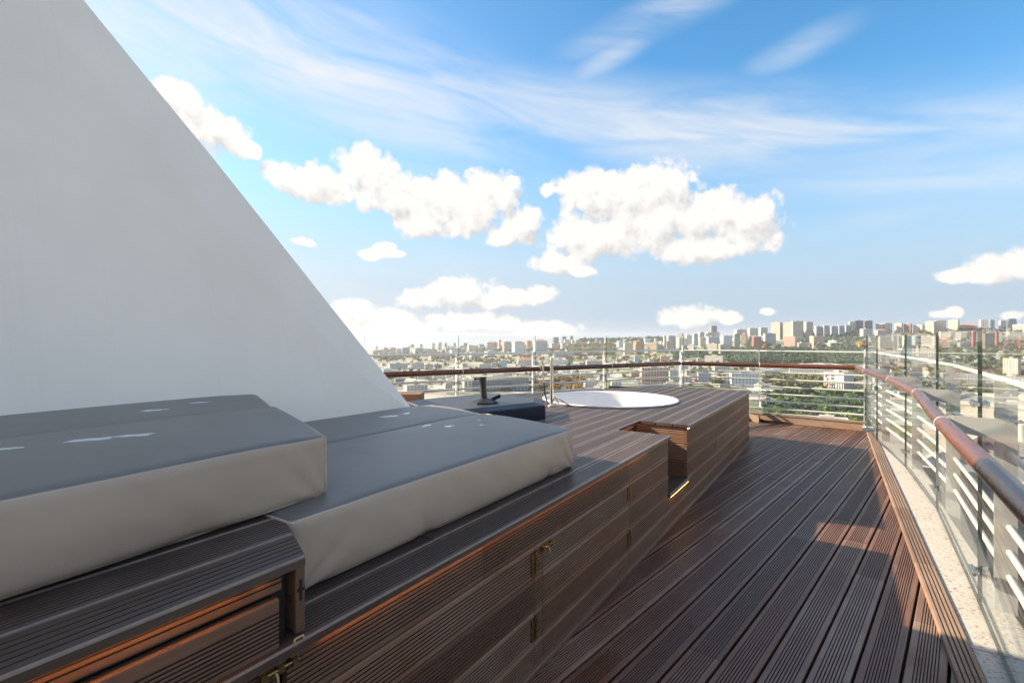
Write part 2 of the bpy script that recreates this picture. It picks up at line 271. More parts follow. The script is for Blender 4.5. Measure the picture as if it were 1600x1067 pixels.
# ------------------------------------------------------------------ mesh helpers
class MB:
    def __init__(s): s.v = []; s.f = []; s.m = []; s.sm = []
    def add(s, vs, fs, mi=0, smooth=False):
        o = len(s.v); s.v += [tuple(v) for v in vs]
        for f in fs: s.f.append(tuple(i + o for i in f)); s.m.append(mi); s.sm.append(smooth)
    def box(s, x0, x1, y0, y1, z0, z1, mi=0, M=None):
        vs = [Vector(p) for p in ((x0,y0,z0),(x1,y0,z0),(x1,y1,z0),(x0,y1,z0),(x0,y0,z1),(x1,y0,z1),(x1,y1,z1),(x0,y1,z1))]
        if M is not None: vs = [M @ v for v in vs]
        s.add(vs, [(0,3,2,1),(4,5,6,7),(0,1,5,4),(1,2,6,5),(2,3,7,6),(3,0,4,7)], mi)
    def prism(s, poly, z0, z1, mi=0, z1s=None):
        n = len(poly)
        vs = [(p[0], p[1], z0) for p in poly] + [(p[0], p[1], z1) for p in poly]
        s.add(vs, [tuple(range(n - 1, -1, -1)), tuple(range(n, 2 * n))] + [(i, (i + 1) % n, n + (i + 1) % n, n + i) for i in range(n)], mi)
    def tube(s, pts, r, n=12, mi=0, cap=True, smooth=True):
        pts = [Vector(p) for p in pts]; rings = []
        rs = r if isinstance(r, (list, tuple)) else [r] * len(pts)
        up0 = None
        for i, p in enumerate(pts):
            d = (pts[min(i + 1, len(pts) - 1)] - pts[max(i - 1, 0)]).normalized()
            if up0 is None: up0 = Vector((0, 0, 1)) if abs(d.z) < .95 else Vector((1, 0, 0))
            x = d.cross(up0).normalized(); y = x.cross(d).normalized(); up0 = y
            rings.append([p + (x * math.cos(2 * math.pi * k / n) + y * math.sin(2 * math.pi * k / n)) * rs[i] for k in range(n)])
        vs = [v for rg in rings for v in rg]; fs = []
        for i in range(len(pts) - 1):
            for k in range(n):
                a = i * n + k; b = i * n + (k + 1) % n; fs.append((a, b, b + n, a + n))
        s.add(vs, fs, mi, smooth)
        if cap: s.add(rings[0], [tuple(range(n))], mi); s.add(rings[-1], [tuple(range(n - 1, -1, -1))], mi)
    def lathe(s, prof, n=48, mi=0, c=(0, 0, 0), smooth=True):
        vs = []; fs = []
        for (r, z) in prof:
            for k in range(n): t = 2 * math.pi * k / n; vs.append((c[0] + r * math.cos(t), c[1] + r * math.sin(t), c[2] + z))
        for i in range(len(prof) - 1):
            for k in range(n): a = i * n + k; b = i * n + (k + 1) % n; fs.append((a, b, b + n, a + n))
        s.add(vs, fs, mi, smooth)
    def build(s, name, mats, parent=None, loc=(0, 0, 0), basis=None):
        me = bpy.data.meshes.new(name); me.from_pydata(s.v, [], s.f)
        for m in (mats if isinstance(mats, (list, tuple)) else [mats]): me.materials.append(m)
        me.polygons.foreach_set('material_index', s.m); me.polygons.foreach_set('use_smooth', s.sm); me.update()
        return link(name, me, parent, loc, basis)
def link(name, me, parent=None, loc=(0, 0, 0), basis=None):
    o = bpy.data.objects.new(name, me); COL.objects.link(o)
    if parent is not None: o.parent = parent
    if basis is not None: o.matrix_basis = basis
    else: o.location = loc
    return o
def tag(o, label=None, cat=None, group=None, kind=None):
    if label: o['label'] = label
    if cat: o['category'] = cat
    if group: o['group'] = group
    if kind: o['kind'] = kind
    return o
def empty(name, loc=(0, 0, 0), rz=0.0):
    o = bpy.data.objects.new(name, None); COL.objects.link(o); o.location = loc; o.rotation_euler = (0, 0, rz); o.empty_display_size = .2
    return o
def basis(X, Y, Z, loc):
    return Matrix(((X[0], Y[0], Z[0], loc[0]), (X[1], Y[1], Z[1], loc[1]), (X[2], Y[2], Z[2], loc[2]), (0, 0, 0, 1)))
def bevel(o, w=.003, seg=2):
    b = o.modifiers.new('bevel', 'BEVEL'); b.width = w; b.segments = seg; b.limit_method = 'ANGLE'; return o

# profile of a grooved board, top face at z = 0
def profile(w, t=.024, grooves=8, gw=.0048, gd=.0045, bev=.0055, y0m=None):
    m0 = y0m if y0m is not None else .018
    pts = [(0, -t), (0, -bev), (bev * .13, -bev * .5), (bev * .5, -bev * .13), (bev, 0)]
    if grooves:
        pitch = (w - 2 * m0) / grooves
        for i in range(grooves):
            c = m0 + (i + .5) * pitch
            pts += [(c - gw / 2, 0), (c - gw / 2 + .0008, -gd), (c + gw / 2 - .0008, -gd), (c + gw / 2, 0)]
    pts += [(w - bev, 0), (w - bev * .5, -bev * .13), (w - bev * .13, -bev * .5), (w, -bev), (w, -t)]
    return pts
def board_mesh(name, length, w, mat, t=.024, grooves=8, x0f=None, x1f=None, clips=(), y0m=None, gw=.0048, gd=.0045):
    bev = .0055
    """board along local X from 0 to length, y 0..w, top z=0. x0f/x1f: ends as functions of y. clips: (point, outward normal) half planes"""
    pr = profile(w, t, grooves, y0m=y0m, gw=gw, gd=gd); n = len(pr)
    a = [((x0f(y) if x0f else 0.0), y, z) for (y, z) in pr]; b = [((x1f(y) if x1f else length), y, z) for (y, z) in pr]
    fs = [(i, i + 1, n + i + 1, n + i)[::-1] for i in range(n - 1)]
    fs.append((0, n, 2 * n - 1, n - 1)[::-1])
    fs.append(tuple(range(n))[::-1]); fs.append(tuple(range(n, 2 * n)))
    me = bpy.data.meshes.new(name)
    me.from_pydata(a + b, [], fs)
    if clips:
        bm = bmesh.new(); bm.from_mesh(me)
        for (p, nn) in clips:
            if not bm.faces: break
            r = bmesh.ops.bisect_plane(bm, geom=bm.verts[:] + bm.edges[:] + bm.faces[:], plane_co=Vector((*p, 0)), plane_no=Vector((*nn, 0)), clear_outer=True)
            ed = [e for e in bm.edges if e.is_boundary]
            if ed: bmesh.ops.holes_fill(bm, edges=ed, sides=0)
        if not bm.faces: bm.free(); bpy.data.meshes.remove(me); return None
        bm.to_mesh(me); bm.free()
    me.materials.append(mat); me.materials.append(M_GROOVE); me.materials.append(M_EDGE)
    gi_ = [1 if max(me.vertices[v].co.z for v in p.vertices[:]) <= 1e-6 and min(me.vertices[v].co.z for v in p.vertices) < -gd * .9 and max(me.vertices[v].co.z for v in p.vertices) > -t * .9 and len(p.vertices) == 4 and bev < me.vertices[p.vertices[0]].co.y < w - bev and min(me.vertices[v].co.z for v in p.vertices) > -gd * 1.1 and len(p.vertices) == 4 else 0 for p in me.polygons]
    for k_, p in enumerate(me.polygons):
        ys = [me.vertices[v].co.y for v in p.vertices]; zs = [me.vertices[v].co.z for v in p.vertices]
        if mat is M_BENCH and len(ys) == 4 and min(zs) > -bev * 1.02 and max(zs) - min(zs) > bev * .1 and (max(ys) < bev * 1.02 or min(ys) > w - bev * 1.02) and max(ys) - min(ys) < bev * 1.02: gi_[k_] = 2
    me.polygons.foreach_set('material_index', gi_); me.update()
    return me

# ------------------------------------------------------------------ frames
PHI = R(33.6); UX, UY = math.sin(PHI), math.cos(PHI); BROT = math.pi / 2 - PHI     # bench frame: x=u away, y=v left
def W(u, v, z=0): return Vector((u * UX - v * UY, u * UY + v * UX, z))
def BF(x, y): return (x * UX + y * UY, -x * UY + y * UX)                             # world -> (u, v)
PHD = R(42.17); DX, DY = math.sin(PHD), math.cos(PHD); DROT = math.pi / 2 - PHD
def DF(x, y): return (x * DX + y * DY, -x * DY + y * DX)
def gp(px, py, z=0.0):
    Y = FPX * (EYE - z) / (py - HY); return Vector(((px - 800) / FPX * Y, Y, z))
X3, Y3, Z3 = (1, 0, 0), (0, 1, 0), (0, 0, 1)
PZ = .716                                                                             # platform height
# border line on the right (inner edge of the kerb), world
KB0 = Vector((1.873, 2.116)); KB1 = Vector((4.77, 6.66)); kd = (KB1 - KB0).normalized(); kn = Vector((kd.y, -kd.x))  # kn points outward (right)
KA = KB0 - kd * 3.6; KC = KB0 + kd * 6.62                                             # near end, far corner
FL0 = Vector((4.25, 8.90)); FL1 = Vector((5.46, 7.86)); fd = (FL1 - FL0).normalized(); fn = Vector((-fd.y, fd.x))  # outward (far)
if fn.y < 0: fn = -fn
# ------------------------------------------------------------------ our own building under the terrace
C1 = Vector((3.12, 9.58)); C2 = Vector((5.78, 8.14))
LS = Vector((.848, .53)).normalized()
def outline(off):
    # terrace outline polygon, world, widened by off
    a = KA + kn * (.36 + off); b = C2 + (kn + fn) * off; c = C1 + fn * off * 1.3; d = C1 - LS * 14 + Vector((-LS.y, LS.x)) * off
    return [a - kd * 4, b, c, d, d + Vector((-3, -14)), Vector((-8, -8))]
mb = MB(); mb.prism([tuple(p) for p in outline(-.10)][::-1], -76, -.30)
own = mb.build('tower_building', simple('pale_render', (.6, .58, .55), .8, var=.08, scale=.3))
tag(own, 'pale rendered tower carrying the timber roof terrace', 'building')

# stone ledge outside the balustrade, one step down
mb = MB(); mb.prism([tuple(p) for p in (KA + kn * .30 - kd * 3, KC + kn * .30, KC + kn * 1.25, KA + kn * 1.25 - kd * 3)], -.75, -.42)
ob_ = mb.build('stone_ledge', simple('grey_stone', (.095, .10, .09), .8, var=.35, scale=60)); tag(ob_, 'speckled grey stone ledge one step below the right balustrade', None, None, 'structure')
# ------------------------------------------------------------------ deck
mb = MB(); mb.prism([tuple(p) for p in outline(-.02)][::-1], -.29, -.040)
deck = mb.build('deck', M_DARK); tag(deck, 'grooved hardwood roof deck boards with dark gaps', None, None, 'structure')
def dclips(x0, y0):
    out = []
    c = KB0 + kn * .05; p = DF(c.x, c.y); q = DF(kn.x, kn.y); out.append(((p[0] - x0, p[1] - y0), q))
    c = FL0 + fn * .06; p = DF(c.x, c.y); q = DF(fn.x, fn.y); out.append(((p[0] - x0, p[1] - y0), q))
    return out
deck.rotation_euler = (0, 0, 0)
pitch = .1523; base_n = -.2116
for k in range(-21, 6):
    y0 = -(base_n + k * pitch) - pitch + .0035          # v = -n ; board spans y0 .. y0+w
    w = pitch - .0115
    x = -2.2 - rnd.random() * 2.4
    while x < 11.5:
        ln = rnd.choice([1.8, 2.2, 2.6, 3.0]); x1 = x + ln
        if x1 > -.6:
            gr = 8 if rnd.random() < 2 else 0
            me = board_mesh('board', ln - .0025, w, M_DECK, grooves=gr, clips=dclips(x, y0), y0m=rnd.choice([.020, .020, .026]))
            if me is not None:
                o = link('board', me, deck, basis=Matrix.Rotation(DROT, 4, 'Z') @ Matrix.Translation((x, y0, rnd.uniform(-.001, .001))))
        x = x1

# ------------------------------------------------------------------ kerb: border boards + terrazzo slabs
mb = MB()
P = [KA + kn * .11, KC + kn * .11, C2 + kn * .02 , C2 + kn * .10 - kd * .05, KA + kn * .36]
kerb = empty('kerb', (KB0.x, KB0.y, 0), math.atan2(kd.y, kd.x)); tag(kerb, 'white terrazzo kerb edged with grooved hardwood boards', None, None, 'structure')
L0 = -3.6; L1 = (KC - KB0).length
x = L0
while x < L1 - .02:
    x1 = min(x + rnd.choice([1.0, 1.25, 1.4]), L1 - .01)
    me = board_mesh('border_board', x1 - x - .003, .100, M_BORDER, t=.03, grooves=4, y0m=.012, gw=.0065, gd=.004)
    link('border_board', me, kerb, loc=(x, -.100, .026)); x = x1
slabs = [(-3.6, -1.45), (-1.45, .33), (.33, 1.94), (1.94, 3.62), (3.62, 5.35), (5.35, 6.9)]
for (a, b) in slabs:
    s = MB(); wb = .255 if b < 5 else .30
    s.box(0, b - a - .006, 0, wb, -.09, 0)
    o = s.build('terrazzo_slab', M_TERR, kerb, loc=(a, -.104 - wb, .014)); bevel(o, .004)
# far timber kerb, raised
tk = empty('timber_kerb', (FL0.x, FL0.y, 0), math.atan2(fd.y, fd.x)); tag(tk, 'raised orange-brown timber kerb at the far end of the deck', None, None, 'structure')
FLN = (FL1 - FL0).length
for (a, b) in [(-.05, FLN + .02)]:
    me = board_mesh('kerb_face_board', b - a, .118, M_BORDER, t=.02, grooves=0)
    link('kerb_face_board', me, tk, basis=basis(X3, Z3, (0, -1, 0), (a, 0, .002)))
    me = board_mesh('kerb_cap_board', b - a + .04, .15, M_BORDER, t=.022, grooves=0)
    link('kerb_cap_board', me, tk, loc=(a, -.012, .147))
s = MB(); s.box(0, .26, -.022, .0, 0, .12); o = s.build('kerb_return_board', M_BORDER, tk, basis=Matrix.Translation((-.02, -.02, .002)) @ Matrix.Rotation(R(-40), 4, 'Z'))
# gravel strip between the kerb and the balustrade at the far end
s = MB(); s.prism([tuple(p) for p in (C1 - LS * 6, C1, C2, FL1 + fn * .1, FL0 + fn * .1, FL0 + fn * .1 - fd * 5)], -.039, .03)
o = s.build('roof_edge', simple('pale_concrete', (.5, .48, .45), .85, var=.1, scale=6)); tag(o, None, None, None, 'structure')

# ------------------------------------------------------------------ timber platform (lower bench + tub platform)
plat = empty('timber_platform', tuple(W(0.70, 1.13, 0)), BROT)
tag(plat, 'long grooved hardwood platform with cupboard doors around the white tub', 'platform')
PB = Matrix.Translation((-.70, -1.13, 0))               # shift so children are written in bench coordinates
def pb(m): return PB @ m
FV = 1.127
RW = .1455
TU, TV, TR = 5.70, 2.378, .775
q1 = BF(2.36, 7.90); q0 = BF(-.79, 6.20); q2 = BF(3.32, 7.03)
def line_clip(p, q, inside):
    d = Vector((q[0] - p[0], q[1] - p[1])); nn = Vector((-d.y, d.x)).normalized()
    if nn.dot(Vector((inside[0] - p[0], inside[1] - p[1]))) > 0: nn = -nn
    return (p, nn)
CL = [line_clip(q0, q1, (3, 2)), line_clip(q1, q2, (3, 2))]
def top_board(u0, u1, v0, w, gr=8, x0f=None, x1f=None, parent=plat, z=PZ, name='top_board', shift=None, clip=True):
    cl = [((p[0] - u0, p[1] - v0), n) for (p, n) in CL] if clip else ()
    me = board_mesh(name, u1 - u0, w, M_BENCH, grooves=gr, clips=cl, x0f=x0f, x1f=x1f)
    if me is None: return None
    return link(name, me, parent, basis=(shift or PB) @ Matrix.Translation((u0, v0, z + rnd.uniform(-.0008, .0008))))
row = 0; v = FV - .022
NB, NE, NV = 3.84, 4.39, 1.577                          # notch from NB to NE, back at NV
while v < 5.6:
    w = RW; v1 = v + w
    segs = []
    cuts = [-.6 if v > 1.0 else -.6]
    x = -.4 - rnd.random()
    while x < 9:
        x1 = x + rnd.choice([2.2, 2.6, 3.0, 3.4]); segs.append((x, x1)); x = x1
    inn = v1 < NV + .02
    for (a, b) in segs:
        a = max(a, .55)
        b = min(b, 8.4)
        if b - a < .05: continue
        parts = [(a, b)]
        if inn:
            parts = [(max(a, p), min(b, q)) for (p, q) in ((.55, NB + .01), (NE - .015, 8.4))]
        for (p, q) in parts:
            if q - p < .04: continue
            # tub cut
            tv0, tv1 = v - TV, v1 - TV
            near = min(abs(tv0), abs(tv1)) < TR or tv0 * tv1 < 0
            if near and p < TU + TR and q > TU - TR:
                def half(y, v=v):
                    d = TR * TR - (y + v - TV) ** 2; return math.sqrt(d) if d > 0 else 0.0
                if p < TU - .05:
                    hi = min(q, TU)
                    if max(TU - half(0), TU - half(w - .0075)) - p > .02: top_board(p, hi, v, w - .0075, x1f=(lambda y, p=p, q=q: max(0.002, min(TU - half(y), q) - p)))
                if q > TU + .05:
                    lo = max(p, TU)
                    if q - min(TU + half(0), TU + half(w - .0075)) > .02: top_board(lo, q, v, w - .0075, x0f=(lambda y, lo=lo, q=q: min(q - lo - .002, max(0.0, TU + half(y) - lo))), x1f=(lambda y, lo=lo, q=q: q - lo - .0025))
            else:
                top_board(p, q - .0025, v, w - .0075, gr=8)
    v = v1 
# under-lining that closes the platform (dark), built as walls so the tub hole stays open
s = MB()
s.box(.70, NB - .03, FV + .03, FV + .05, .0, PZ - .027); s.box(NE + .03, 7.67, FV + .03, FV + .05, 0, PZ - .027)
s.box(NB - .05, NB - .03, FV + .05, NV + .05, 0, PZ - .027); s.box(NE + .03, NE + .05, FV + .05, NV + .05, 0, PZ - .027)
s.box(NB - .05, NE + .05, NV + .03, NV + .05, 0, PZ - .027); s.box(7.64, 7.66, FV + .05, 3.2, 0, PZ - .03)
s.box(NB - .03, NE + .03, FV + .03, FV + .05, 0, .22)
s.build('carcass', M_DARK, plat, basis=PB)
def face(u0, u1, z0, z1, v=FV, parent=plat, name='face_board', gr=8, mat=None, B=PB, proud=0.0):
    me = board_mesh(name, u1 - u0, z1 - z0, mat or M_FACE, t=.022, grooves=gr, y0m=.016)
    return link(name, me, parent, basis=B @ basis(X3, Z3, (0, -1, 0), (u0, v - proud, z0)))
rows = [(.004, .126), (.1295, .2635), (.267, .4065), (.410, .5475), (.551, .686)]
z0, z1 = rows[4]
face(.712, 1.501, z0, z1); face(1.504, 3.0, z0, z1); face(3.003, NB, z0, z1)
def door(u0, u1, rws, nm='door'):
    s = MB(); s.box(u0 + .004, u1 - .004, FV + .023, FV + .029, rws[0][0], rws[-1][1])
    d = s.build(nm, M_DARK, plat, basis=PB); d['label'] = 'cupboard door of grooved horizontal boards'
    for (a, b) in rws:
        me = board_mesh('door_board', u1 - u0 - .006, b - a, M_FACE, t=.022, grooves=8, y0m=.016)
        link('door_board', me, d, basis=basis(X3, Z3, (0, -1, 0), (u0 + .003, FV, a)))
    return d
dA = door(.712, 1.872, rows[:4]); dB = door(1.944, 3.017, rows[:4])
for (a, b) in rows[:4]:
    face(1.874, 1.942, a, b)
for (a, b) in rows[2:4]: face(3.019, NB, a, b)
for (a, b) in rows[:2]: face(3.019, 5.2, a, b); face(5.203, 7.69, a, b)
for i, (a, b) in enumerate(rows[2:]):
    j = 5.6 + .5 * i; face(NE, j, a, b); face(j + .003, 7.69, a, b)
# end faces of the notch and of the platform
def endface(u, v0, v1, z0, z1, sgn, parent=plat, B=PB, gr=7, mat=None, name='end_board'):
    me = board_mesh(name, v1 - v0, z1 - z0, mat or M_FACE, t=.02, grooves=gr, y0m=.014)
    if sgn < 0: m = basis((0, -1, 0), Z3, (-1, 0, 0), (u, v1, z0))
    else: m = basis((0, 1, 0), Z3, (1, 0, 0), (u, v0, z0))
    return link(name, me, parent, basis=B @ m)
for (a, b) in rows[2:]:
    endface(NE, FV + .024, NV, a, b, -1); endface(NB, FV + .024, NV, a, b, 1)
    endface(7.69, FV + .024, 2.38, a, b, 1)
for (a, b) in rows[:2]: endface(7.69, FV + .024, 2.38, a, b, 1)
for (a, b) in rows[2:]:
    me = board_mesh('notch_back_board', NE - NB - .03, b - a, M_FACE, t=.02, grooves=7)
    link('notch_back_board', me, plat, basis=PB @ basis(X3, Z3, (0, -1, 0), (NB + .012, NV + .001, a)))
# step in the notch
for k in range(3):
    me = board_mesh('step_board', NE - NB + .004, .145, M_BENCH, grooves=9)
    link('step_board', me, plat, basis=PB @ Matrix.Translation((NB - .002, FV - .018 + k * .151, .268)))
# base trim along the foot
face(.70, 4.2, .0, .030, proud=.020, name='base_trim', gr=0, mat=M_BORDER); face(4.203, 7.70, .0, .030, proud=.020, name='base_trim', gr=0, mat=M_BORDER)
# LED strips tucked under the lids
def led(p0, p1, B=PB, parent=plat, mat=None, h=.006, d=.006, name='led_strip'):
    p0 = Vector(p0); p1 = Vector(p1); s = MB(); s.tube([p0, p1], h / 2, 8); return s.build(name, mat or M_LED, parent, basis=B)
led((.80, FV - .005, PZ - .0275), (3.35, FV - .005, PZ - .0275), h=.004)
led((NB + .05, NV - .012, PZ - .032), (NE - .03, NV - .012, PZ - .032), mat=M_LEDHOT)
led((NB + .03, FV - .012, .240), (NE - .01, FV - .012, .240), mat=M_LEDHOT)
led((NE + .005, FV - .008, PZ - .031), (NE + .05, FV - .008, PZ - .031), mat=M_LEDHOT)
# hinges and latches
def hinge(u, z0, z1, parent, B=PB):
    s = MB()
    s.box(u - .030, u - .004, FV - .005, FV - .001, z0, z1); s.box(u + .004, u + .026, FV - .005, FV - .001, z0 + .004, z1 + .004)
    n = 5
    for i in range(n): s.tube([(u, FV - .007, z0 + (z1 - z0) * (i + .06) / n), (u, FV - .007, z0 + (z1 - z0) * (i + .94) / n)], .0045, 8)
    for i in range(4):
        for du in (-.019, .016):
            z = z0 + (z1 - z0) * (i + .5) / 4; s.tube([(u + du, FV - .005, z), (u + du, FV - .008, z)], .0032, 8)
    return s.build('hinge', M_BRASS, parent, basis=B)
hinge(1.872, .425, .523, dA, Matrix.Identity(4)); hinge(1.872, .145, .243, dA, Matrix.Identity(4))
hinge(3.017, .445, .530, dB, Matrix.Identity(4)); hinge(3.017, .165, .250, dB, Matrix.Identity(4))
def latch(u0, u1, z, h, parent, B=PB, v=FV):
    s = MB(); L = u1 - u0
    s.box(u0, u0 + L * .66, v - .004, v - .001, z - h / 2, z + h / 2); s.box(u0 + L * .74, u1, v - .004, v - .001, z - h / 2, z + h / 2)
    s.tube([(u0 + .004, v - .010, z), (u1 - .006, v - .010, z)], .0050, 10)
    for q in (.10, .5, .84):
        c = u0 + L * q; s.box(c - .008, c + .008, v - .016, v - .004, z - .008, z + .008)
    s.tube([(u0 + L * .36, v - .012, z), (u0 + L * .36, v - .022, z - .006), (u0 + L * .36, v - .026, z - .030)], .0036, 8)
    for q in (.05, .6, .79, .96):
        for dz in (-h * .36, h * .36): s.tube([(u0 + L * q, v - .004, z + dz), (u0 + L * q, v - .0065, z + dz)], .003, 8)
    return s.build('latch', M_BRASS, parent, basis=B)
latch(1.925, 2.035, .520, .030, dB, Matrix.Identity(4))

# ------------------------------------------------------------------ raised bench on the left
RZ = .927
rb = empty('raised_bench', tuple(W(.70, 1.13, 0)), BROT)
tag(rb, 'raised hardwood bench at lower left with glowing light strip under its lid', 'bench')
v = 1.088
for k in range(12):
    w = .146
    me = board_mesh('lid_board', 4.6, w, M_BENCH, grooves=8 if k else 5, x1f=(lambda y, v=v: 4.6 - .73 + .73 + (v + y - 1.088) * .42))
    link('lid_board', me, rb, basis=PB @ Matrix.Translation((.735 - 4.6, v, RZ))); v += .152
face(-4, .700, .845, .900, parent=rb, gr=2, proud=-.004, name='frame_board')
s = MB(); s.box(-4, .725, FV + .030, FV + .05, PZ - .7, .90); s.box(.715, .730, FV + .05, 2.9, .0, .90); s.build('carcass', M_DARK, rb, basis=PB)
s = MB(); s.box(-4, .686, FV + .022, FV + .027, .30, .832); dR = s.build('door', M_DARK, rb, basis=PB); dR['label'] = 'cupboard door of the raised bench'
for (a, b) in [(.300, .440), (.444, .584), (.588, .690), (.694, .832)]:
    me = board_mesh('door_board', 4.690, b - a, M_FACE, t=.022, grooves=8, y0m=.03 if b > .8 else .012); link('door_board', me, dR, basis=basis(X3, Z3, (0, -1, 0), (-4, FV - .002, a)))
s = MB(); s.box(.738, .764, FV + .004, FV + .020, PZ + .003, RZ - .028); o = s.build('end_post', M_FACE, rb, basis=PB); bevel(o)
s = MB(); s.box(.748, .754, FV + .0015, FV + .0038, .800, .852); s.box(.741, .761, FV + .0013, FV + .0037, .823, .829); s.build('screw_slot', M_DARK, rb, basis=PB)
for (a, b) in [(PZ + .003, .80), (.804, .895)]: endface(.765, FV + .022, 2.8, a, b, 1, parent=rb, gr=6)
led((-4, FV - .008, RZ - .030), (.60, FV - .008, RZ - .030), parent=rb, h=.005); led((.635, FV - .008, RZ - .032), (.66, FV - .008, RZ - .032), parent=rb, mat=M_LEDHOT, h=.009)
latch(.636, .742, .668, .036, dR, Matrix.Identity(4))
s = MB(); s.tube([tuple((.735 + .013 * math.cos(t), FV - .016 + .004 * math.sin(3 * t), .712 + .013 * math.sin(t))) for t in [i * .5 for i in range(14)]], .003, 8); s.build('latch_cord', simple('frayed_cord', (.45, .33, .2), .9), rb, basis=PB)

# ------------------------------------------------------------------ cushions
def cushion(name, quad, z0, z1, label, seed, puddles=(), tuck=()):
    """quad: front-right, back-right, back-left, front-left in world xy"""
    FR, BR, BL, FLf = [Vector(q) for q in quad]
    c = (FR + BR + BL + FLf) / 4
    Lx = ((FR - FLf).length + (BR - BL).length) / 2; Wy = ((FR - BR).length + (FLf - BL).length) / 2; Hh = z1 - z0
    hx, hy, hz = Lx / 2, Wy / 2, Hh / 2; r = .028
    def mapw(x, y, z):
        a = (x / hx + 1) / 2; b = (y / hy + 1) / 2           # a: left->right, b: front->back
        p = (FLf * (1 - a) + FR * a) * (1 - b) + (BL * (1 - a) + BR * a) * b
        return Vector((p.x - c.x, p.y - c.y, z + hz))
    def shape(x, y, z):
        p0 = Vector((x, y, z)); p = Vector((max(-hx + r, min(hx - r, x)), max(-hy + r, min(hy - r, y)), max(-hz + r, min(hz - r, z))))
        d = p0 - p; n = d.normalized() if d.length > 1e-9 else Vector((0, 0, 0)); q = p + n * r
        fx = 1 - (x / hx) ** 4; fy = 1 - (y / hy) ** 4; fz = 1 - (z / hz) ** 2
        wv = noise.noise(Vector((x * 2.2 + seed, y * 2.2, z * 3))) ; w2 = noise.noise(Vector((x * 7 + seed, y * 7, z * 5)))
        if abs(n.z) > .7:
            q.z += (.011 * fx * fy + .004 * wv * fx * fy) * (1 if n.z > 0 else -.1)
        if abs(n.y) > .5: q.y += (1 if n.y > 0 else -1) * (.016 * fz * fx + .005 * wv * fz + .0015 * w2)
        if abs(n.x) > .5: q.x += (1 if n.x > 0 else -1) * (.012 * fz * fy + .004 * wv * fz)
        for (cx_, cy_) in ((hx, -hy), (-hx, -hy), (hx, hy)):
            if abs(n.y) > .5 and cy_ * n.y > 0:
                dd = math.hypot(x - cx_, (z + hz) * 1.3); an = math.atan2(z + hz + .03, abs(x - cx_) + .02)
                q.y += (1 if n.y > 0 else -1) * .0042 * math.exp(-(dd / .24) ** 2) * math.sin(an * 15 + seed) * min(1, dd / .05)
            if abs(n.z) > .7 and n.z > 0:
                dd = math.hypot(x - cx_, y - cy_); q.z -= .010 * math.exp(-(dd / .16) ** 2)
        if abs(n.y) > .5:
            q.y += (1 if n.y > 0 else -1) * .0022 * noise.noise(Vector((x * 9 + z * 14 + seed, z * 6, seed))) * fz
        if z < 0:
            for (tx, tw) in tuck:
                if n.y < -.3:
                    g = math.exp(-((x - tx) / tw) ** 2) * (-z / hz) ** 2; q.y += .010 * g; q.z += .001 * g
                    g2 = math.exp(-((x - tx + (z + hz) * .5) / (tw * .45)) ** 2); q.y += .004 * g2 * (-z / hz)
            q.z -= .003 * abs(noise.noise(Vector((x * 3.1, seed, 0))))
        return mapw(q.x, q.y, q.z)
    nx, ny, nz = 170, 34, 18
    def lin(h, n):
        k = [-h + 2 * h * i / n for i in range(n + 1)]; e = [-h, -h + r * .3, -h + r * .65, -h + r]; return e + [t for t in k if -h + r * 1.2 < t < h - r * 1.2] + [-t for t in e[::-1]]
    xs, ys, zs = lin(hx, nx), lin(hy, ny), lin(hz, nz)
    s = MB()
    def patch(A, B, f, mi, flip):
        vs = [f(a, b) for a in A for b in B]; nb = len(B); fs = []
        for i in range(len(A) - 1):
            for j in range(nb - 1):
                q = (i * nb + j, (i + 1) * nb + j, (i + 1) * nb + j + 1, i * nb + j + 1); fs.append(q[::-1] if flip else q)
        s.add(vs, fs, mi, True)
    patch(xs, ys, lambda a, b: shape(a, b, hz), 1, False); patch(xs, ys, lambda a, b: shape(a, b, -hz), 0, True)
    patch(xs, zs, lambda a, b: shape(a, -hy, b), 0, False); patch(xs, zs, lambda a, b: shape(a, hy, b), 0, True)
    patch(ys, zs, lambda a, b: shape(hx, a, b), 0, False); patch(ys, zs, lambda a, b: shape(-hx, a, b), 0, True)
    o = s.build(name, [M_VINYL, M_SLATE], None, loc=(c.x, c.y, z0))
    bm = bmesh.new(); bm.from_mesh(o.data); bmesh.ops.remove_doubles(bm, verts=bm.verts, dist=.0006); bm.to_mesh(o.data); bm.free()
    tag(o, label, 'cushion', 'vinyl lounge cushions on the platform')
    for zz in (hz, -hz):
        pts = []
        def along(p, q, n):
            for i in range(n): t = i / n; pts.append((p[0] + (q[0] - p[0]) * t, p[1] + (q[1] - p[1]) * t))
        along((-hx, -hy), (hx, -hy), 60); along((hx, -hy), (hx, hy), 20); along((hx, hy), (-hx, hy), 60); along((-hx, hy), (-hx, -hy), 20); pts.append(pts[0])
        P3 = []
        for (x, y) in pts:
            v = shape(x, y, zz * .995); d = Vector((v.x, v.y, 0)).normalized() * .002; P3.append(v + d + Vector((0, 0, -.004 if zz > 0 else .003)))
        s = MB(); s.tube(P3, .0028, 6, cap=False); s.build('piping', M_PIPE, o)
    s = MB()                                                  # corner seam
    s.tube([shape(hx * .999, -hy * .999, z) + (Vector((UY, -UX, 0)) * .001) for z in [hz * k / 6 for k in range(-6, 7)]], .0024, 6); s.build('corner_piping', M_PIPE, o)
    return o
dir1 = Vector((.5, .866)); 
def back(p, L, d=dir1): return (p[0] - d.x * L, p[1] - d.y * L)
f1 = (-.604, 1.650); s1 = (-1.110, 2.365); b1 = (-1.545, 3.02)
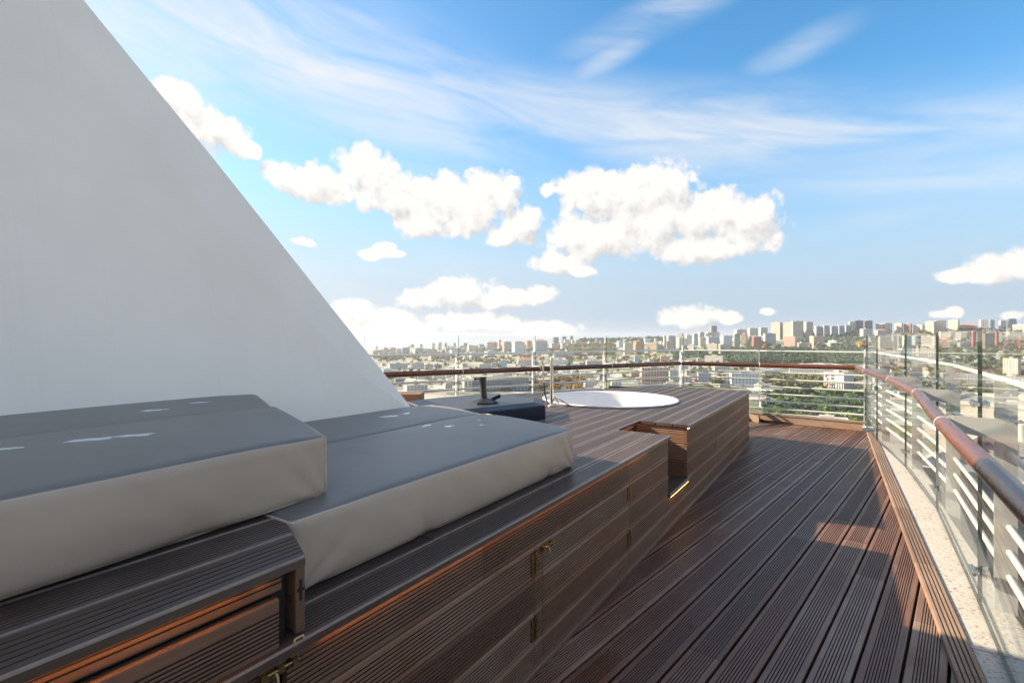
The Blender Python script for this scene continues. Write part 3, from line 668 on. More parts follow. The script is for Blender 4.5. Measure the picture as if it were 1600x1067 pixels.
cushion('seat_cushion', [f1, s1, back(s1, 3.9), back(f1, 3.1)], .934, 1.142, 'upper front cushion at left, slate top and taupe side, overhanging the lower one', 1.3, tuck=[(1.28, .10)])
cushion('seat_cushion', [(s1[0] - .012, s1[1] + .004), b1, (b1[0] - .5 * 4.1, b1[1] - .866 * 4.1), (back(s1, 3.9)[0] - .012, back(s1, 3.9)[1] + .004)], .934, 1.134, 'upper rear cushion at left against the white sloping wall', 4.1)
g1 = (.358, 2.880); h1 = (-.195, 3.505); k1 = (-.640, 4.02)
def onb(u, v): w = W(u, v); return (w.x, w.y)
cushion('seat_cushion', [g1, h1, onb(.83, 2.112), onb(.83, 1.298)], PZ + .001, PZ + .226, 'lower front cushion with slate top and small puddles beside the bare bench edge', 7.7, tuck=[(.62, .035), (-.35, .05)])
cushion('seat_cushion', [(h1[0] - .010, h1[1] + .006), k1, onb(.83, 2.84), onb(.83, 2.124)], PZ + .001, PZ + .219, 'lower rear cushion between the sloping wall and the front cushion', 9.2)
# puddles of rain water lying on the cushions
from mathutils.bvhtree import BVHTree
CUSH = []
for o in list(COL.objects):
    if o.name.startswith('seat_cushion'):
        CUSH.append(BVHTree.FromPolygons([v.co + o.location for v in o.data.vertices], [tuple(p.vertices) for p in o.data.polygons]))
def surf(x, y):
    z = None
    for b in CUSH:
        h = b.ray_cast(Vector((x, y, 3)), Vector((0, 0, -1)))
        if h[0] is not None and (z is None or h[0].z > z): z = h[0].z
    return z
def puddle(px, py, rx, ry, z, label, seed):
    c = gp(px, py, z); zc = surf(c.x, c.y)
    if zc is not None: c = gp(px, py, zc); z = zc
    Yd = c.y; n = 40; s = MB()
    kx = rx / FPX * Yd; ky = ry / FPX * Yd * Yd / (EYE - z); rings = []
    for fr, dz in ((.0, .0022), (.55, .0020), (.86, .0014), (1.0, .0002)):
        rg = []
        for i in range(n):
            t = 2 * math.pi * i / n; q = .72 + .5 * noise.noise(Vector((math.cos(t) * 1.3 + seed * 3.1, math.sin(t) * 1.3, seed))) + .30 * noise.noise(Vector((math.cos(t) * 4 + seed, math.sin(t) * 4, seed)))
            x, y = math.cos(t) * kx * q * fr, math.sin(t) * ky * q * fr; x += y * .35; y += x * .18
            zz = surf(c.x + x, c.y + y); rg.append((x, y, (zz if zz is not None and abs(zz - z) < .02 else z) - z + dz))
        rings.append(rg)
    vs = [v for r_ in rings for v in r_]; fs = [(l * n + i, l * n + (i + 1) % n, (l + 1) * n + (i + 1) % n, (l + 1) * n + i) for l in range(3) for i in range(n)]
    s.add(vs, fs, 0, True); o = s.build('puddle', M_PUDDLE, None, loc=(c.x, c.y, z)); tag(o, label, 'puddle', 'rain puddles on the cushions')
ZU, ZL = 1.1515, .9505
puddle(140, 687, 32, 4.5, ZU, 'long thin puddle near the middle of the upper front cushion', 1)
puddle(213, 680, 30, 3.6, ZU, 'slanting puddle right of the longest one on the upper front cushion', 2)
puddle(12, 701, 24, 3.0, ZU, 'puddle at the left photo edge on the upper front cushion', 3)
puddle(240, 641, 21, 3.0, ZU - .008, 'larger puddle on the upper rear cushion', 4)
puddle(312, 629, 12, 1.6, ZU - .008, 'small puddle on the upper rear cushion towards its right end', 5)
puddle(611, 650, 14, 2.6, ZL - .007, 'dull round puddle on the lower rear cushion', 6)
puddle(635, 646, 8, 1.3, ZL - .007, 'small bright puddle on the lower rear cushion', 7)
puddle(667, 665, 8, 2.0, ZL, 'leftmost bright puddle on the lower front cushion near its rear seam', 8)
puddle(701, 666, 10, 1.6, ZL, 'longest bright puddle on the lower front cushion', 9)
puddle(753, 664, 6, 1.2, ZL, 'small puddle on the lower front cushion, nearest the tub', 10)
puddle(748, 656.5, 4, .8, ZL, 'tiniest puddle on the lower front cushion near its far end', 11)

# ------------------------------------------------------------------ tub
tub = empty('hot_tub', tuple(W(TU, TV, PZ)), 0); tag(tub, 'round white hot tub sunk in the timber platform', 'hot tub')
s = MB()
prof = [(.770, -.02), (.800, .004), (.806, .012), (.800, .020), (.785, .022), (.765, .018), (.752, .006), (.742, -.02), (.728, -.10), (.70, -.24), (.66, -.40), (.60, -.50), (.50, -.56), (.30, -.585), (.0, -.59)]
s.lathe(prof, 96); s.build('shell', M_TUB, tub)
s = MB()
for k in range(6):
    t = k * 1.047 + .4; s.lathe([(.0, .0), (.030, .0), (.034, .006), (.0, .010)], 12, c=(.35 * math.cos(t), .35 * math.sin(t), -.582))
s.build('jet', M_STEEL, tub)
# steel mixer post beside the tub
pp = gp(862, 634.5, PZ)
sh = empty('shower_post', tuple(pp)); tag(sh, 'polished steel shower post with hand hose standing at the tub rim', 'shower post')
s = MB(); s.tube([(0, 0, 0), (0, 0, .50)], .0185, 20); s.build('post', M_STEEL, sh)
s = MB(); s.lathe([(0, 0), (.045, 0), (.045, .008), (.020, .012), (.019, .03)], 24); s.build('base_ring', M_STEEL, sh)
s = MB(); s.tube([(0, 0, .50), (0, 0, .53)], .020, 20); s.build('cap', M_WHITE, sh)
s = MB(); s.tube([(-.085, .03, .255), (.065, -.02, .250)], .011, 14); s.tube([(.055, -.02, .25), (.08, -.025, .25)], .015, 14); s.build('mixer_arm', M_STEEL, sh)
s = MB(); s.tube([(-.085, .03, .25), (-.088, .03, .36), (-.10, .03, .52)], [.010, .008, .010], 12); s.build('hand_shower', M_STEEL, sh)
s = MB(); s.tube([(-.085, .03, .25), (-.07, .035, .12), (-.04, .04, .02)], .008, 10); s.build('hose', M_RUBBER, sh)
s = MB()
A_ = gp(866, 620.5, PZ + .075) - pp; B_ = gp(888, 633, PZ + .030) - pp; C_s = gp(868, 623, PZ + .070) - pp; D_s = gp(874, 631.5, PZ + .030) - pp
s.tube([A_, (A_ + B_) / 2 + Vector((0, 0, .008)), B_], .0075, 8); s.tube([C_s, D_s], .0065, 8); s.tube([A_, A_ + Vector((-.02, .01, -.06))], .007, 8)
o = s.build('rubber_strap', M_RUBBER, None, loc=tuple(pp)); tag(o, 'two black straps lying over the tub rim beside the steel post', 'strap')

# ------------------------------------------------------------------ navy covered lounger block + parasol base
NZ = PZ + .125
A = gp(732, 636, NZ); Bp = gp(832, 625.5, NZ + .03); Cc = gp(852, 634, NZ); D = gp(852, 655, PZ)
cb = empty('covered_block', (D.x, D.y, PZ)); tag(cb, 'low navy blue covered block behind the cushions, carrying the parasol foot', 'cover')
base_poly = [Vector((-.50, 3.95)), Vector((D.x, D.y)), Vector((D.x + .02, D.y + .42)), Vector((-.25, 5.55)), Vector((-1.02, 4.86))]
cc = sum((Vector(p) for p in base_poly), Vector((0, 0))) / 5
s = MB(); n = 5
lev = [(1.0, 0.0), (1.0, .118), (.985, .126), (.80, .150)]
vs = []
for (sc_, z) in lev:
    for p in base_poly: q = cc + (p - cc) * sc_; vs.append((q.x - D.x, q.y - D.y, z))
fs = []
for l in range(3):
    for i in range(n): fs.append((l * n + i, l * n + (i + 1) % n, (l + 1) * n + (i + 1) % n, (l + 1) * n + i))
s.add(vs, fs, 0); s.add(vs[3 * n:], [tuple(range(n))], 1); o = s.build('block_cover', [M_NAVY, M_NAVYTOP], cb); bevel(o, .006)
pbp = gp(756, 629, PZ + .152); par = empty('parasol_base', tuple(pbp)); tag(par, 'black parasol stand with short tube and pyramid foot, no parasol', 'parasol base')
s = MB()
for (r, z0_, z1_) in [(.135, .0, .012)]:
    s.prism([(r * math.cos(t * math.pi / 4 + .39), r * math.sin(t * math.pi / 4 + .39)) for t in range(8)], z0_, z1_)
vs = [(.125 * math.cos(t * math.pi / 4 + .39), .125 * math.sin(t * math.pi / 4 + .39), .012) for t in range(8)] + [(.035 * math.cos(t * math.pi / 4 + .39), .035 * math.sin(t * math.pi / 4 + .39), .045) for t in range(8)]
s.add(vs, [(i, (i + 1) % 8, 8 + (i + 1) % 8, 8 + i) for i in range(8)] + [tuple(range(8, 16))]); s.build('foot', M_BLACK, par)
s = MB(); s.tube([(0, 0, .04), (-.012, 0, .225)], .030, 20); s.build('tube', M_BLACK, par)
s = MB(); s.tube([(-.012, 0, .195), (-.013, 0, .235)], .034, 20); s.tube([(-.075, -.01, .215), (-.04, 0, .215)], .008, 10); s.tube([(-.085, -.01, .215), (-.075, -.01, .215)], .016, 12); s.build('clamp_collar', M_BLACK, par)
s = MB(); s.box(-.035, .06, -.02, .02, 0, .03, M=Matrix.Translation((.10, .05, .02)) @ Matrix.Rotation(R(-24), 4, 'Y')); s.build('wheel_guard', M_NAVY, par)
# small timber box behind the wall foot
wb = gp(642, 636, PZ + .0)
s = MB(); s.box(-.22, .075, -.10, .16, 0, .12)
o = s.build('timber_box', M_FACE, None, loc=(wb.x + .0, wb.y + .25, PZ + .002)); bevel(o, .008); tag(o, 'small brown timber box behind the foot of the sloping wall', 'box')

# ------------------------------------------------------------------ sloping white wall
LEAN = R(20); NW = -2.87; ZW = .93; kl = math.tan(LEAN)
def wall_pt(px, py):
    r = Vector(((px - 800) / FPX, 1, -(py - HY) / FPX)); nx, ny = UY, -UX
    t = (NW - kl * (EYE - ZW)) / (nx * r.x + ny * r.y + kl * r.z); return Vector((r.x * t, r.y * t, EYE + r.z * t))
edge = [wall_pt(*p) for p in [(640.5, 634), (575, 552), (512, 473), (421, 358), (327, 240), (250, 147), (130, 0)]]
crease = [wall_pt(*p) for p in [(618, 634), (548, 585), (480, 512), (402, 433), (290, 307), (179, 167), (37, 0)]]
def dirn(a, b): return (b - a) / abs(b.z - a.z)
e0 = edge[0] - dirn(edge[0], edge[1]) * (edge[0].z - PZ + .01); c0 = crease[0] - dirn(crease[0], crease[1]) * (crease[0].z - PZ + .01)
de = dirn(edge[-3], edge[-1]); dc = dirn(crease[-3], crease[-1])
edge = [e0] + edge + [edge[-1] + de * k for k in (2, 5, 9)]; crease = [c0] + crease + [crease[-1] + de * k for k in (2, 5, 9)]
wd = Vector((UX, UY, 0)); nn = Vector((UY, -UX, kl)).normalized()      # outward face normal
s = MB(); org = edge[0].copy()
n = len(edge); pull = [min(.13, .03 * i) for i in range(n)]
pull = [.07] * n
E_ = [p - org for i, p in enumerate(edge)]; C_ = [p + nn * pull[i] - org for i, p in enumerate(crease)]
left = [Vector((p.x, p.y, p.z)) + nn * pull[i] - wd * (9 if p.z < 4 else 7) - org for i, p in enumerate(crease)]
grid = []
for i in range(n):
    rowp = [left[i] + (C_[i] - left[i]) * (j / 6) for j in range(7)]
    rowp += [C_[i] + (E_[i] - C_[i]) * t for t in (.12, .35, .7, 1.0)]
    rowp += [E_[i] + Vector((UX, UY, 0)) * .012 - nn * .02, E_[i] + Vector((UX, UY, 0)) * .012 - nn * .16, E_[i] - nn * .18]
    rowp += [left[i] - nn * .18]
    grid.append(rowp)
m = len(grid[0]); vs = [p for r_ in grid for p in r_]; fs = []
for i in range(n - 1):
    for j in range(m): a = i * m + j; b = i * m + (j + 1) % m; fs.append((a, b, b + m, a + m))
s.add(vs, fs, 0, False); s.add(grid[0], [tuple(range(m))[::-1]]); s.add(grid[-1], [tuple(range(m))])
wall = s.build('sloping_wall', M_WALL, None, loc=tuple(org)); tag(wall, 'tall white rendered sail-like wall leaning back with slanting edge', 'wall')
bm = bmesh.new(); bm.from_mesh(wall.data); bmesh.ops.remove_doubles(bm, verts=bm.verts, dist=.0001); bmesh.ops.recalc_face_normals(bm, faces=bm.faces); bm.to_mesh(wall.data); bm.free()

# ------------------------------------------------------------------ balustrades
RAILZ = .985
TUBES = [1.225, .845, .72, .59, .46, .33, .20]
def clamp_mesh():
    s = MB()
    for y in (-.022, .022):
        s.tube([(0, y * .3, 0), (0, y * 1.0, 0)], .011, 12); s.tube([(0, y, 0), (0, y * 1.5, 0)], .019, 16)
    s.tube([(-.035, .03, 0), (.035, .03, 0)], .008, 8); return s
def balustrade(name, pts, outn, label, posts=None, gz0=.03, gtop=1.495, gaps=.008, off_post=.10, off_tube=.115, off_rail=-.115, rail_pts=None, pdep=.145, csc=1.0, gt=.0085):
    """pts: glass line vertices (world xy); outn: outward unit normal"""
    root = empty(name, (pts[0][0], pts[0][1], 0)); tag(root, label, 'balustrade'); o0 = Vector((pts[0][0], pts[0][1]))
    P = [Vector(p) - o0 for p in pts]; outn = Vector(outn)
    def loc3(p, z): return (p.x, p.y, z)
    for i in range(len(P) - 1):
        a, b = P[i], P[i + 1]; d = (b - a); L = d.length; d = d / L; nrm = Vector((-d.y, d.x)); nrm = nrm if nrm.dot(outn) > 0 else -nrm
        s = MB(); g = gaps / 2; t = gt
        s.add([(g, -t, gz0), (L - g, -t, gz0), (L - g, t, gz0), (g, t, gz0), (g, -t, gtop), (L - g, -t, gtop), (L - g, t, gtop), (g, t, gtop)], [(0, 1, 5, 4), (2, 3, 7, 6)], 0)
        s.add([(g, -t, gz0), (L - g, -t, gz0), (L - g, t, gz0), (g, t, gz0), (g, -t, gtop), (L - g, -t, gtop), (L - g, t, gtop), (g, t, gtop)], [(0, 3, 2, 1), (4, 5, 6, 7), (1, 2, 6, 5), (3, 0, 4, 7)], 1)
        s.build('glass_pane', [M_GLASS, M_GEDGE], root, basis=Matrix.Translation((a.x, a.y, 0)) @ Matrix.Rotation(math.atan2(d.y, d.x), 4, 'Z'))
        for z in TUBES:
            s = MB(); ta = a + nrm * off_tube; tb = b + nrm * off_tube; s.tube([loc3(ta, z), loc3(tb, z)], .0155, 14); s.build('tube_rail', M_WHITE, root)
    RP = [Vector(p) - o0 for p in rail_pts]
    for i in range(len(RP) - 1):
        a, b = RP[i], RP[i + 1]; d = (b - a).normalized(); s = MB()
        K = 6; L = (b - a).length
        s.tube([(0, 0, 0), (L, 0, 0)], .038, 32); s.build('handrail', M_RAILWOOD, root, basis=Matrix.Translation((a.x, a.y, RAILZ)) @ Matrix.Rotation(math.atan2(d.y, d.x), 4, 'Z'))
        nrm = Vector((-d.y, d.x)); nrm = nrm if nrm.dot(outn) > 0 else -nrm
        s = MB(); s.tube([loc3(a - d * .004, RAILZ), loc3(a + d * .006, RAILZ)], .0395, 32); s.build('rail_collar', M_WHITE, root)
    for i, p in enumerate(P):
        d = (P[min(i + 1, len(P) - 1)] - P[max(i - 1, 0)]).normalized(); nrm = Vector((-d.y, d.x)); nrm = nrm if nrm.dot(outn) > 0 else -nrm
        ang = math.atan2(d.y, d.x); sg = 1 if (Vector((-math.sin(ang), math.cos(ang))).dot(nrm) > 0) else -1
        B = Matrix.Translation((p.x, p.y, 0)) @ Matrix.Rotation(ang, 4, 'Z')
        s = MB(); y0, y1 = sorted((sg * .055, sg * pdep)); s.box(-.006, .006, y0, y1, -.25, 1.225); o = s.build('post', M_POST if csc > .9 else M_WHITE, root, basis=B)
        # bracket plate from post through the glass joint to the handrail
        s = MB(); ya = sg * .055; yb = -sg * .112
        s.add([(-.005, ya, RAILZ + .040), (-.005, yb, RAILZ + .044), (-.005, yb, RAILZ - .04), (-.005, ya, RAILZ - .07 * csc), (.005, ya, RAILZ + .040), (.005, yb, RAILZ + .044), (.005, yb, RAILZ - .04), (.005, ya, RAILZ - .07 * csc)],
              [(0, 1, 2, 3), (7, 6, 5, 4), (0, 4, 5, 1), (1, 5, 6, 2), (2, 6, 7, 3), (3, 7, 4, 0)])
        s.tube([(0, yb, RAILZ), (0.006, yb, RAILZ)], .0425, 28); s.build('bracket', M_POST if csc > .9 else M_WHITE, root, basis=B)
        for z in (1.10, .20):
            for dx in (-.035, .035):
                s = clamp_mesh(); s.build('glass_clamp', M_STEEL, o, basis=Matrix.Translation((dx * csc, 0, z)) @ Matrix.Scale(csc, 4))
    return root
GR = [Vector((.02, -1.00)), Vector((1.42, 1.16)), Vector((2.515, 2.70)), Vector((3.555, 4.20)), Vector((4.372, 5.58)), Vector((5.13, 7.06)), Vector((5.72, 8.10))]
RRm = [Vector((-.13, -.90)), Vector((1.28, 1.18)), Vector((2.36, 2.75)), Vector((3.44, 4.26)), Vector((4.26, 5.66)), Vector((4.99, 7.09)), Vector((5.50, 8.02))]
balustrade('glass_balustrade', [tuple(p) for p in GR], kn, 'right glass balustrade with red handrail running towards us along the white kerb', rail_pts=[tuple(p) for p in RRm])
GF = [gp(1064, 568, 1.0 - .0) for _ in range(1)]
cA = Vector((5.70, 8.13)); cBm = Vector((4.42, 9.00)); cB = Vector((3.27, 9.58))
RF = [Vector((5.50, 8.02)), Vector((4.34, 8.80)), Vector((3.20, 9.46))]
balustrade('glass_balustrade', [tuple(p) for p in (cB, cBm, cA)], fn, 'short far glass balustrade with bright orange-red handrail at the deck corner', gz0=.17, rail_pts=[tuple(p) for p in RF[::-1]], pdep=.085, csc=.6, gt=.004, gaps=.004)
def lrail(px): # handrail line of the left part, point at pixel column
    a = (px - 800) / FPX; # X = 3.19 - .848 s, Y = 9.46 - .53 s ; X = a Y
    s_ = (3.19 - a * 9.46) / (.848 - a * .53); return Vector((3.19 - .848 * s_, 9.46 - .53 * s_))
ln = Vector((-.53, .848))
lp = [lrail(x) for x in (1062, 955, 843, 722)]; d_ = (lp[-1] - lp[-2]); lp += [lp[-1] + d_ * 1.0, lp[-1] + d_ * 2.0, lp[-1] + d_ * 3.0]
lg = [p + ln * .115 for p in lp]; lg[0] = cB.copy()
balustrade('glass_balustrade', [tuple(p) for p in lg], ln, 'long left glass balustrade with dark maroon handrail behind the tub', rail_pts=[tuple(p) for p in lp], pdep=.085, csc=.6, gt=.004, gaps=.004)
# ================================================================== THE CITY BELOW
GZ = -75.0
def lerp_tab(tab, x):
    if x <= tab[0][0]: return tab[0][1]
    for (a, b), (c, d) in zip(tab, tab[1:]):
        if x <= c: return b + (d - b) * (x - a) / (c - a)
    return tab[-1][1]
SKY_T = [(300, 546), (600, 546), (700, 544), (780, 541), (850, 538), (900, 534), (960, 533), (1030, 530), (1080, 526), (1150, 523), (1250, 524), (1350, 520), (1450, 519), (1600, 516), (2200, 514)]
Y1_T = [(300, 2600), (700, 2500), (800, 2000), (900, 1600), (1000, 1350), (1100, 1150), (1250, 1080), (1400, 1050), (1600, 1000), (2200, 1000)]
YR_T = [(300, 3600), (700, 3500), (800, 3300), (900, 2900), (1000, 2700), (1100, 2300), (1250, 2050), (1400, 2000), (1600, 1900), (2200, 1900)]
def terrain(X, Y):
    D = math.hypot(X, Y); az = math.atan2(X, Y)
    if abs(az) > R(62): px = 300 if az < 0 else 2200
    else: px = 800 + FPX * math.tan(az)
    c = max(.35, math.cos(az)); Yv = D * c
    py = lerp_tab(SKY_T, px); y1 = lerp_tab(Y1_T, px); yr = lerp_tab(YR_T, px); zr = EYE + (HY - py) * yr / FPX
    if Yv < y1: z = GZ
    elif Yv < yr: t = (Yv - y1) / (yr - y1); t = t * t * (3 - 2 * t) * .55 + t * .45; z = GZ + (zr - GZ) * t
    else: z = zr - (Yv - yr) * .055
    z += noise.noise(Vector((X / 260, Y / 260, 0))) * 4 * min(1, max(0, (Yv - y1 * .9) / 600))
    return z
def ground_at(px, py):
    a = (px - 800) / FPX; b = (py - HY) / FPX; Y = 250.0
    best = (1e9, Y)
    while Y < 4500:
        gap = EYE - b * Y - terrain(a * Y, Y)
        if gap <= 0: break
        if gap / Y < best[0]: best = (gap / Y, Y)
        Y += 12
    else: Y = best[1]
    return Vector((a * Y, Y, terrain(a * Y, Y)))
def terrain_mesh():
    na, nr = 300, 110; rs = [60 * (9500 / 60) ** (i / (nr - 1)) for i in range(nr)]
    vs = []; 
    for r_ in rs:
        for k in range(na): t = 2 * math.pi * k / na; X, Y = r_ * math.sin(t), r_ * math.cos(t); vs.append((X, Y, terrain(X, Y)))
    fs = [(i * na + k, (i + 1) * na + k, (i + 1) * na + (k + 1) % na, i * na + (k + 1) % na) for i in range(nr - 1) for k in range(na)]
    s = MB(); s.add(vs, fs, 0, True); s.add([(60 * math.sin(2 * math.pi * k / na), 60 * math.cos(2 * math.pi * k / na), GZ) for k in range(na)], [tuple(range(na))[::-1]])
    m, N, L, b = newmat('city_ground')
    tc = N.new('ShaderNodeTexCoord')
    v = N.new('ShaderNodeTexVoronoi'); v.inputs['Scale'].default_value = .022; v.distance = 'CHEBYCHEV'; L.new(tc.outputs['Object'], v.inputs['Vector'])
    cr = N.new('ShaderNodeValToRGB'); cr.color_ramp.interpolation = 'CONSTANT'; L.new(v.outputs['Color'], cr.inputs[0])
    cols = [(.07, .11, .04), (.42, .41, .39), (.10, .13, .05), (.26, .26, .26), (.50, .49, .47), (.07, .105, .04), (.36, .33, .28), (.13, .15, .08)]
    e = cr.color_ramp.elements; e[0].color = (*cols[0], 1); e[0].position = 0; e[1].color = (*cols[1], 1); e[1].position = .22
    for i, c in enumerate(cols[2:]): x = cr.color_ramp.elements.new(.32 + i * .09); x.color = (*c, 1)
    v2 = N.new('ShaderNodeTexVoronoi'); v2.feature = 'DISTANCE_TO_EDGE'; v2.inputs['Scale'].default_value = .011; L.new(tc.outputs['Object'], v2.inputs['Vector'])
    lt = N.new('ShaderNodeMath'); lt.operation = 'LESS_THAN'; lt.inputs[1].default_value = .07; L.new(v2.outputs['Distance'], lt.inputs[0])
    mx = N.new('ShaderNodeMix'); mx.data_type = 'RGBA'; L.new(lt.outputs[0], mx.inputs[0]); L.new(cr.outputs[0], mx.inputs[6]); mx.inputs[7].default_value = (.17, .17, .17, 1)
    n = N.new('ShaderNodeTexNoise'); n.inputs['Scale'].default_value = .08; n.inputs['Detail'].default_value = 8; n.inputs['Roughness'].default_value = .75; L.new(tc.outputs['Object'], n.inputs['Vector'])
    mr = N.new('ShaderNodeMapRange'); L.new(n.outputs[0], mr.inputs[0]); mr.inputs[1].default_value = .3; mr.inputs[2].default_value = .7; mr.inputs[3].default_value = .5; mr.inputs[4].default_value = 1.4
    vm = N.new('ShaderNodeVectorMath'); vm.operation = 'SCALE'; L.new(mx.outputs[2], vm.inputs[0]); L.new(mr.outputs[0], vm.inputs['Scale']); L.new(vm.outputs[0], b.inputs['Base Color'])
    b.inputs['Roughness'].default_value = .9
    o = s.build('ground', m); tag(o, 'wide valley floor and hills under the city', None, None, 'structure')
terrain_mesh()
CC = {'white': (.52, .51, .49), 'cream': (.52, .48, .42), 'beige': (.44, .41, .38), 'ochre': (.60, .42, .24), 'brick': (.50, .24, .14), 'pink': (.58, .33, .27), 'red': (.42, .09, .07),
      'grey': (.40, .40, .41), 'bluegrey': (.34, .39, .45), 'darkblue': (.10, .14, .21), 'mauve': (.37, .31, .33), 'teal': (.34, .44, .45), 'cyan': (.40, .58, .66), 'paleblue': (.56, .64, .70), 'tile': (.40, .17, .10), 'dark': (.09, .09, .10), 'brown': (.26, .18, .13), 'slate': (.20, .22, .24), 'green': (.30, .37, .27)}
CM = {k: simple('render_' + k, v, .8, var=.10, scale=.05) for k, v in CC.items()}
M_WIN = simple('window_dark', (.045, .055, .07), .2, spec=.6)
M_WINB = simple('window_blue', (.06, .12, .18), .15, spec=.7)
M_ROOFG = simple('roof_gravel', (.26, .25, .24), .9, var=.2, scale=.1)
def building(px0, px1, yt, yb, col, label, cat='apartment block', yaw=None, dr=.7, roof='flat', fl=3.1, wx=3.4, win=M_WIN, side=None, name=None, group=None, winf=.5, indiv=False, depth=None):
    pc = (px0 + px1) / 2; g = ground_at(pc, yb); Y = g.y
    tw = (px1 - px0) * Y / FPX; H = max(2.5, EYE - (yt - HY) / FPX * Y - g.z)
    if yaw is None: yaw = rnd.choice([-1, 1]) * rnd.uniform(12, 30)
    view = math.atan2(g.x, g.y); a = R(yaw); ca, sa = abs(math.cos(a)), abs(math.sin(a))
    tw *= math.cos(view)
    w = tw / (ca + dr * sa) if depth is None else max(tw * .4, (tw - depth * sa) / ca); d = w * dr if depth is None else depth
    rz = -view + a
    root = empty(name or cat.replace(' ', '_'), (g.x, g.y, g.z - 2), rz)
    hw = w / 2
    y0 = 0; H2 = H + 2
    s = MB(); s.box(-hw, hw, y0, y0 + d, -6, H2); wallo = s.build('wall', CM[col], root)
    if side:   # differently coloured end walls
        s = MB(); s.box(hw, hw + .12, y0, y0 + d, -5, H2 - .1); s.box(-hw - .12, -hw, y0, y0 + d, -5, H2 - .1); s.build('end_wall', CM[side], root)
    # windows: storeys and bays, a little proud frames with dark panes
    stp = max(fl, 1.35 * Y / FPX); n_f = max(1, int((H - .6) / stp)); bay = max(wx, 1.7 * Y / FPX)
    s = MB(); cnt = 0
    hz = stp * winf
    def face_w(L, f):
        nonlocal cnt
        nb = max(1, int(L / bay)); pw = bay * .52
        for i in range(n_f):
            z = H2 - .7 - (i + 1) * stp + stp * .28
            for j in range(nb):
                if cnt > 420: return
                c = (j + .5) * L / nb; f(c - pw / 2, c + pw / 2, z, z + hz); cnt += 1
    face_w(w, lambda a0, a1, z0, z1: s.box(-hw + a0, -hw + a1, y0 - .12, y0 + .02, z0, z1))
    face_w(d, lambda a0, a1, z0, z1: s.box(-hw - .14, -hw + .02, y0 + a0, y0 + a1, z0, z1))
    face_w(d, lambda a0, a1, z0, z1: s.box(hw - .02, hw + .14, y0 + a0, y0 + a1, z0, z1))
    o = s.build('windows', win, root); o['kind'] = 'stuff'
    if roof == 'flat':
        s = MB(); s.box(-hw - .15, hw + .15, y0 - .15, y0 + d + .15, H2, H2 + .5); 
        s.build('roof', M_ROOFG, root)
        if w > 9:
            s = MB(); s.box(-w * .14, w * .10, y0 + d * .3, y0 + d * .6, H2 + .5, H2 + 3.0); s.build('roof_hut', CM['grey'], root)
    else:
        rh = min(w, d) * .22; e = .5
        s = MB(); vs = [(-hw - e, y0 - e, H2), (hw + e, y0 - e, H2), (hw + e, y0 + d + e, H2), (-hw - e, y0 + d + e, H2), (-hw * .5, y0 + d / 2, H2 + rh), (hw * .5, y0 + d / 2, H2 + rh)]
        s.add(vs, [(0, 1, 5, 4), (2, 3, 4, 5), (1, 2, 5), (3, 0, 4), (3, 2, 1, 0)]); s.build('roof', CM[roof], root)
    tag(root, label, cat, group); return root, w, d, H2
